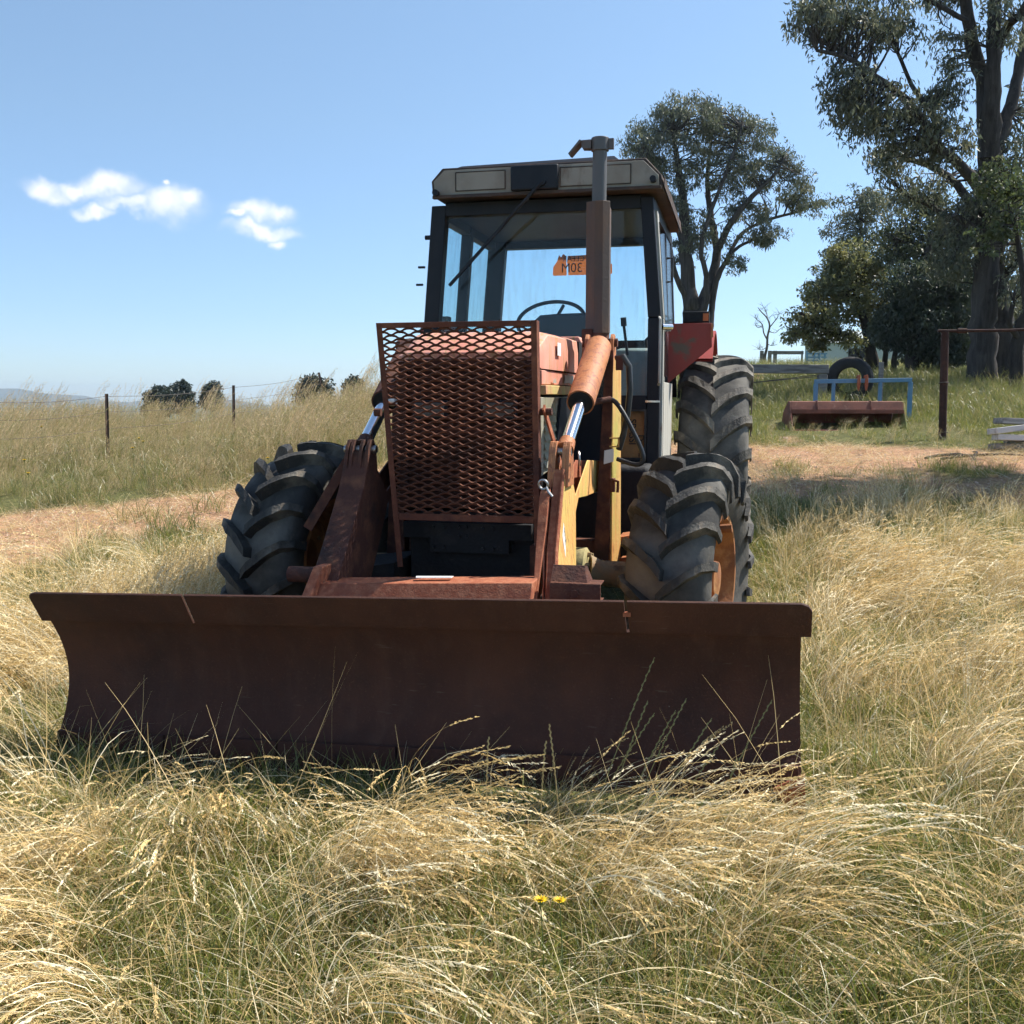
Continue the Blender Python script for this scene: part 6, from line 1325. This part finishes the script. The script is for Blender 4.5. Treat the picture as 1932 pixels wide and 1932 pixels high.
scatter('shaded_dry_grass', 'dry grass in the shade before the gravel', 'dry grass', c_upr, place(x, y), rots(x, y, rng.random(len(x))*6.28), U_(.4, .8, len(x)))
# sparse tufts and dead stems on the gravel
x, y = sample(-8, 9, 7.5, 14, 22, lambda x, y: infr(x, y, 1)*(dirt(x, y) > .5)*clear(x, y)*.5)
scatter('gravel_straw', 'sparse dry tufts on the gravel track', 'dry grass', c_tha, place(x, y, .005), rots(x, y, rng.random(len(x))*6.28), U_(.6, 1.3, len(x)))
# gravel stones
c_sto = coll('stones')
for k in range(4):
    bm = bmesh.new(); bmesh.ops.create_icosphere(bm, subdivisions=1, radius=1)
    for v in bm.verts: v.co *= random.uniform(.7, 1.15); v.co.z *= .55
    me = bpy.data.meshes.new('stone_%d' % k); bm.to_mesh(me); bm.free(); me.materials.append(MATS['stone']); src_of.objects.link(bpy.data.objects.new('stone_%d' % k, me))
x, y = sample(-10, 10, 7, 15, 75, lambda x, y: infr(x, y, 1)*(dirt(x, y) > .35)*.8)
scatter('gravel_stones', 'loose pinkish stones over the gravel track', 'gravel', c_sto, place(x, y), rots(x, y, rng.random(len(x))*6.28, .3), U_(.006, .022, len(x))*np.where(rng.random(len(x)) > .93, 1.6, 1))

# tall rye stalks standing before the blade
rows = [(1085,1545,1235,1240),(1115,1560,1222,1322),(1060,1540,1235,1345),(1150,1560,1295,1318),(1180,1560,1343,1355),(1300,1590,1457,1320),(1215,1570,1355,1408),(1020,1520,1030,1398),(1062,1490,1036,1366),(920,1500,922,1390),(1130,1540,1275,1340),(1340,1570,1390,1430)]
for ri, (bx, by, tx, ty_) in enumerate(sorted(rows, key=lambda r: r[2])):
    Yb = 3.05; b_ = P(bx, by, Yb); b_.z = Tz(b_.x, Yb); t_ = P(tx, ty_, Yb+.08)
    m1 = b_.lerp(t_, .5)+Vector(((tx < bx)*.02-.012, 0, .02)); n = 9; pth = [b_*(1-u)**2+m1*2*u*(1-u)+t_*u*u for u in np.linspace(0, 1, n)]
    mb = MB().tube(pth, list(np.linspace(.0022, .0011, n)), 5)
    for j in range(16):
        u = .62+.37*j/16; p = b_*(1-u)**2+m1*2*u*(1-u)+t_*u*u; d = (t_-m1).normalized(); sd = Vector((d.z, 0, -d.x))*(1 if j % 2 else -1)
        mb.add([p, p+d*.006+sd*.0045, p+d*.014+sd*.003, p+d*.008+sd*.0005], [(0,1,2,3)])
    org = Vector(b_); mb.v = [tuple(Vector(v)-org) for v in mb.v]
    o = obj('rye_stalk', mb, 'olive_stalk' if tx > 1100 else 'dry_stalk', None, 0, 60, org)
    tag(o, ('leftmost', 'second from left', 'third from left', 'fourth from left', 'fifth from left', 'sixth from left', 'sixth from right', 'fifth from right', 'fourth from right', 'third from right', 'second from right', 'rightmost')[ri]+' of the tall thin grass stalks standing against the dark blade', 'grass stalk', 'tall stalks before the blade')
# yellow flowers
def flower(p, size, lb, grp, stem=True):
    g = Tz(p.x, p.y); o = empty('yellow_flower', (p.x, p.y, g)); tag(o, lb, 'flower', grp); h = p.z-g
    obj('stem', MB().tube([(0,0,0),(.008,.0,h*.5),(0,0,h)], [.0018,.0016,.0014], 6), 'flower_stem', o, 0, 60)
    mb = MB()
    for ring, (nn, r, tilt) in enumerate(((13, 1.0, .25), (11, .75, .55), (8, .5, .9))):
        for i in range(nn):
            a = i/nn*6.283+ring*.3; d = Vector((math.cos(a)*math.cos(tilt), math.sin(a)*math.cos(tilt), math.sin(tilt)))*size*r; sd = Vector((-math.sin(a), math.cos(a), 0))*size*.13
            c0 = Vector((0, 0, h)); mb.add([c0, c0+d*.5+sd, c0+d, c0+d*.5-sd], [(0,1,2,3)])
    f_ = obj('flower_head', mb, 'flower_yellow', o, 0, 0)
    obj('calyx', MB().lathe([(-size*.5,0),(-size*.42,size*.28),(0,size*.34),(size*.12,0)], 10, (0,0,h), 'z'), 'flower_stem', o)
flower(P(1020, 1699, 2.30), .021, 'left one of the two yellow flowers in the foreground grass', 'yellow flowers in the foreground')
flower(P(1056, 1700, 2.30), .019, 'right one of the two yellow flowers in the foreground grass', 'yellow flowers in the foreground')
for i, (px, py, Y) in enumerate(((46,868,10.6),(53,893,10.2),(270,833,12.5),(262,827,12.6),(250,845,12.2),(640,797,15),(505,864,12),(650,770,17),(78,805,14))):
    p = P(px, py, Y); p.z = max(p.z, Tz(p.x, p.y)+.25); flower(p, .03, ['upper of two yellow flowers by the track at the left edge', 'lower of two yellow flowers by the track at the left edge', 'rightmost yellow flower of the trio in grass above the track', 'topmost yellow flower of the trio in grass above the track', 'lowest yellow flower of the trio in grass above the track', 'yellow flower on the bank just left of the radiator guard', 'yellow flower on the bank between the two fence pickets', 'highest yellow flower on the bank near the radiator guard', 'yellow flower high on the bank nearest the left edge'][i], 'yellow flowers on the left bank')
hz = MB().box(-2700, 2700, -70, 3400, -62, 48)
hm = bpy.data.materials.new('haze_air'); hm.use_nodes = True; hn = hm.node_tree; hn.nodes.clear(); ho = hn.nodes.new('ShaderNodeOutputMaterial'); hv = hn.nodes.new('ShaderNodeVolumePrincipled'); hv.inputs['Density'].default_value = .00028; hv.inputs['Color'].default_value = (.70, .84, 1.0, 1); hv.inputs['Anisotropy'].default_value = .3
hn.links.new(hv.outputs[0], ho.inputs['Volume']); MATS['haze_air'] = hm
tag(obj('haze', hz, 'haze_air', None, 0, 0), kind='stuff')
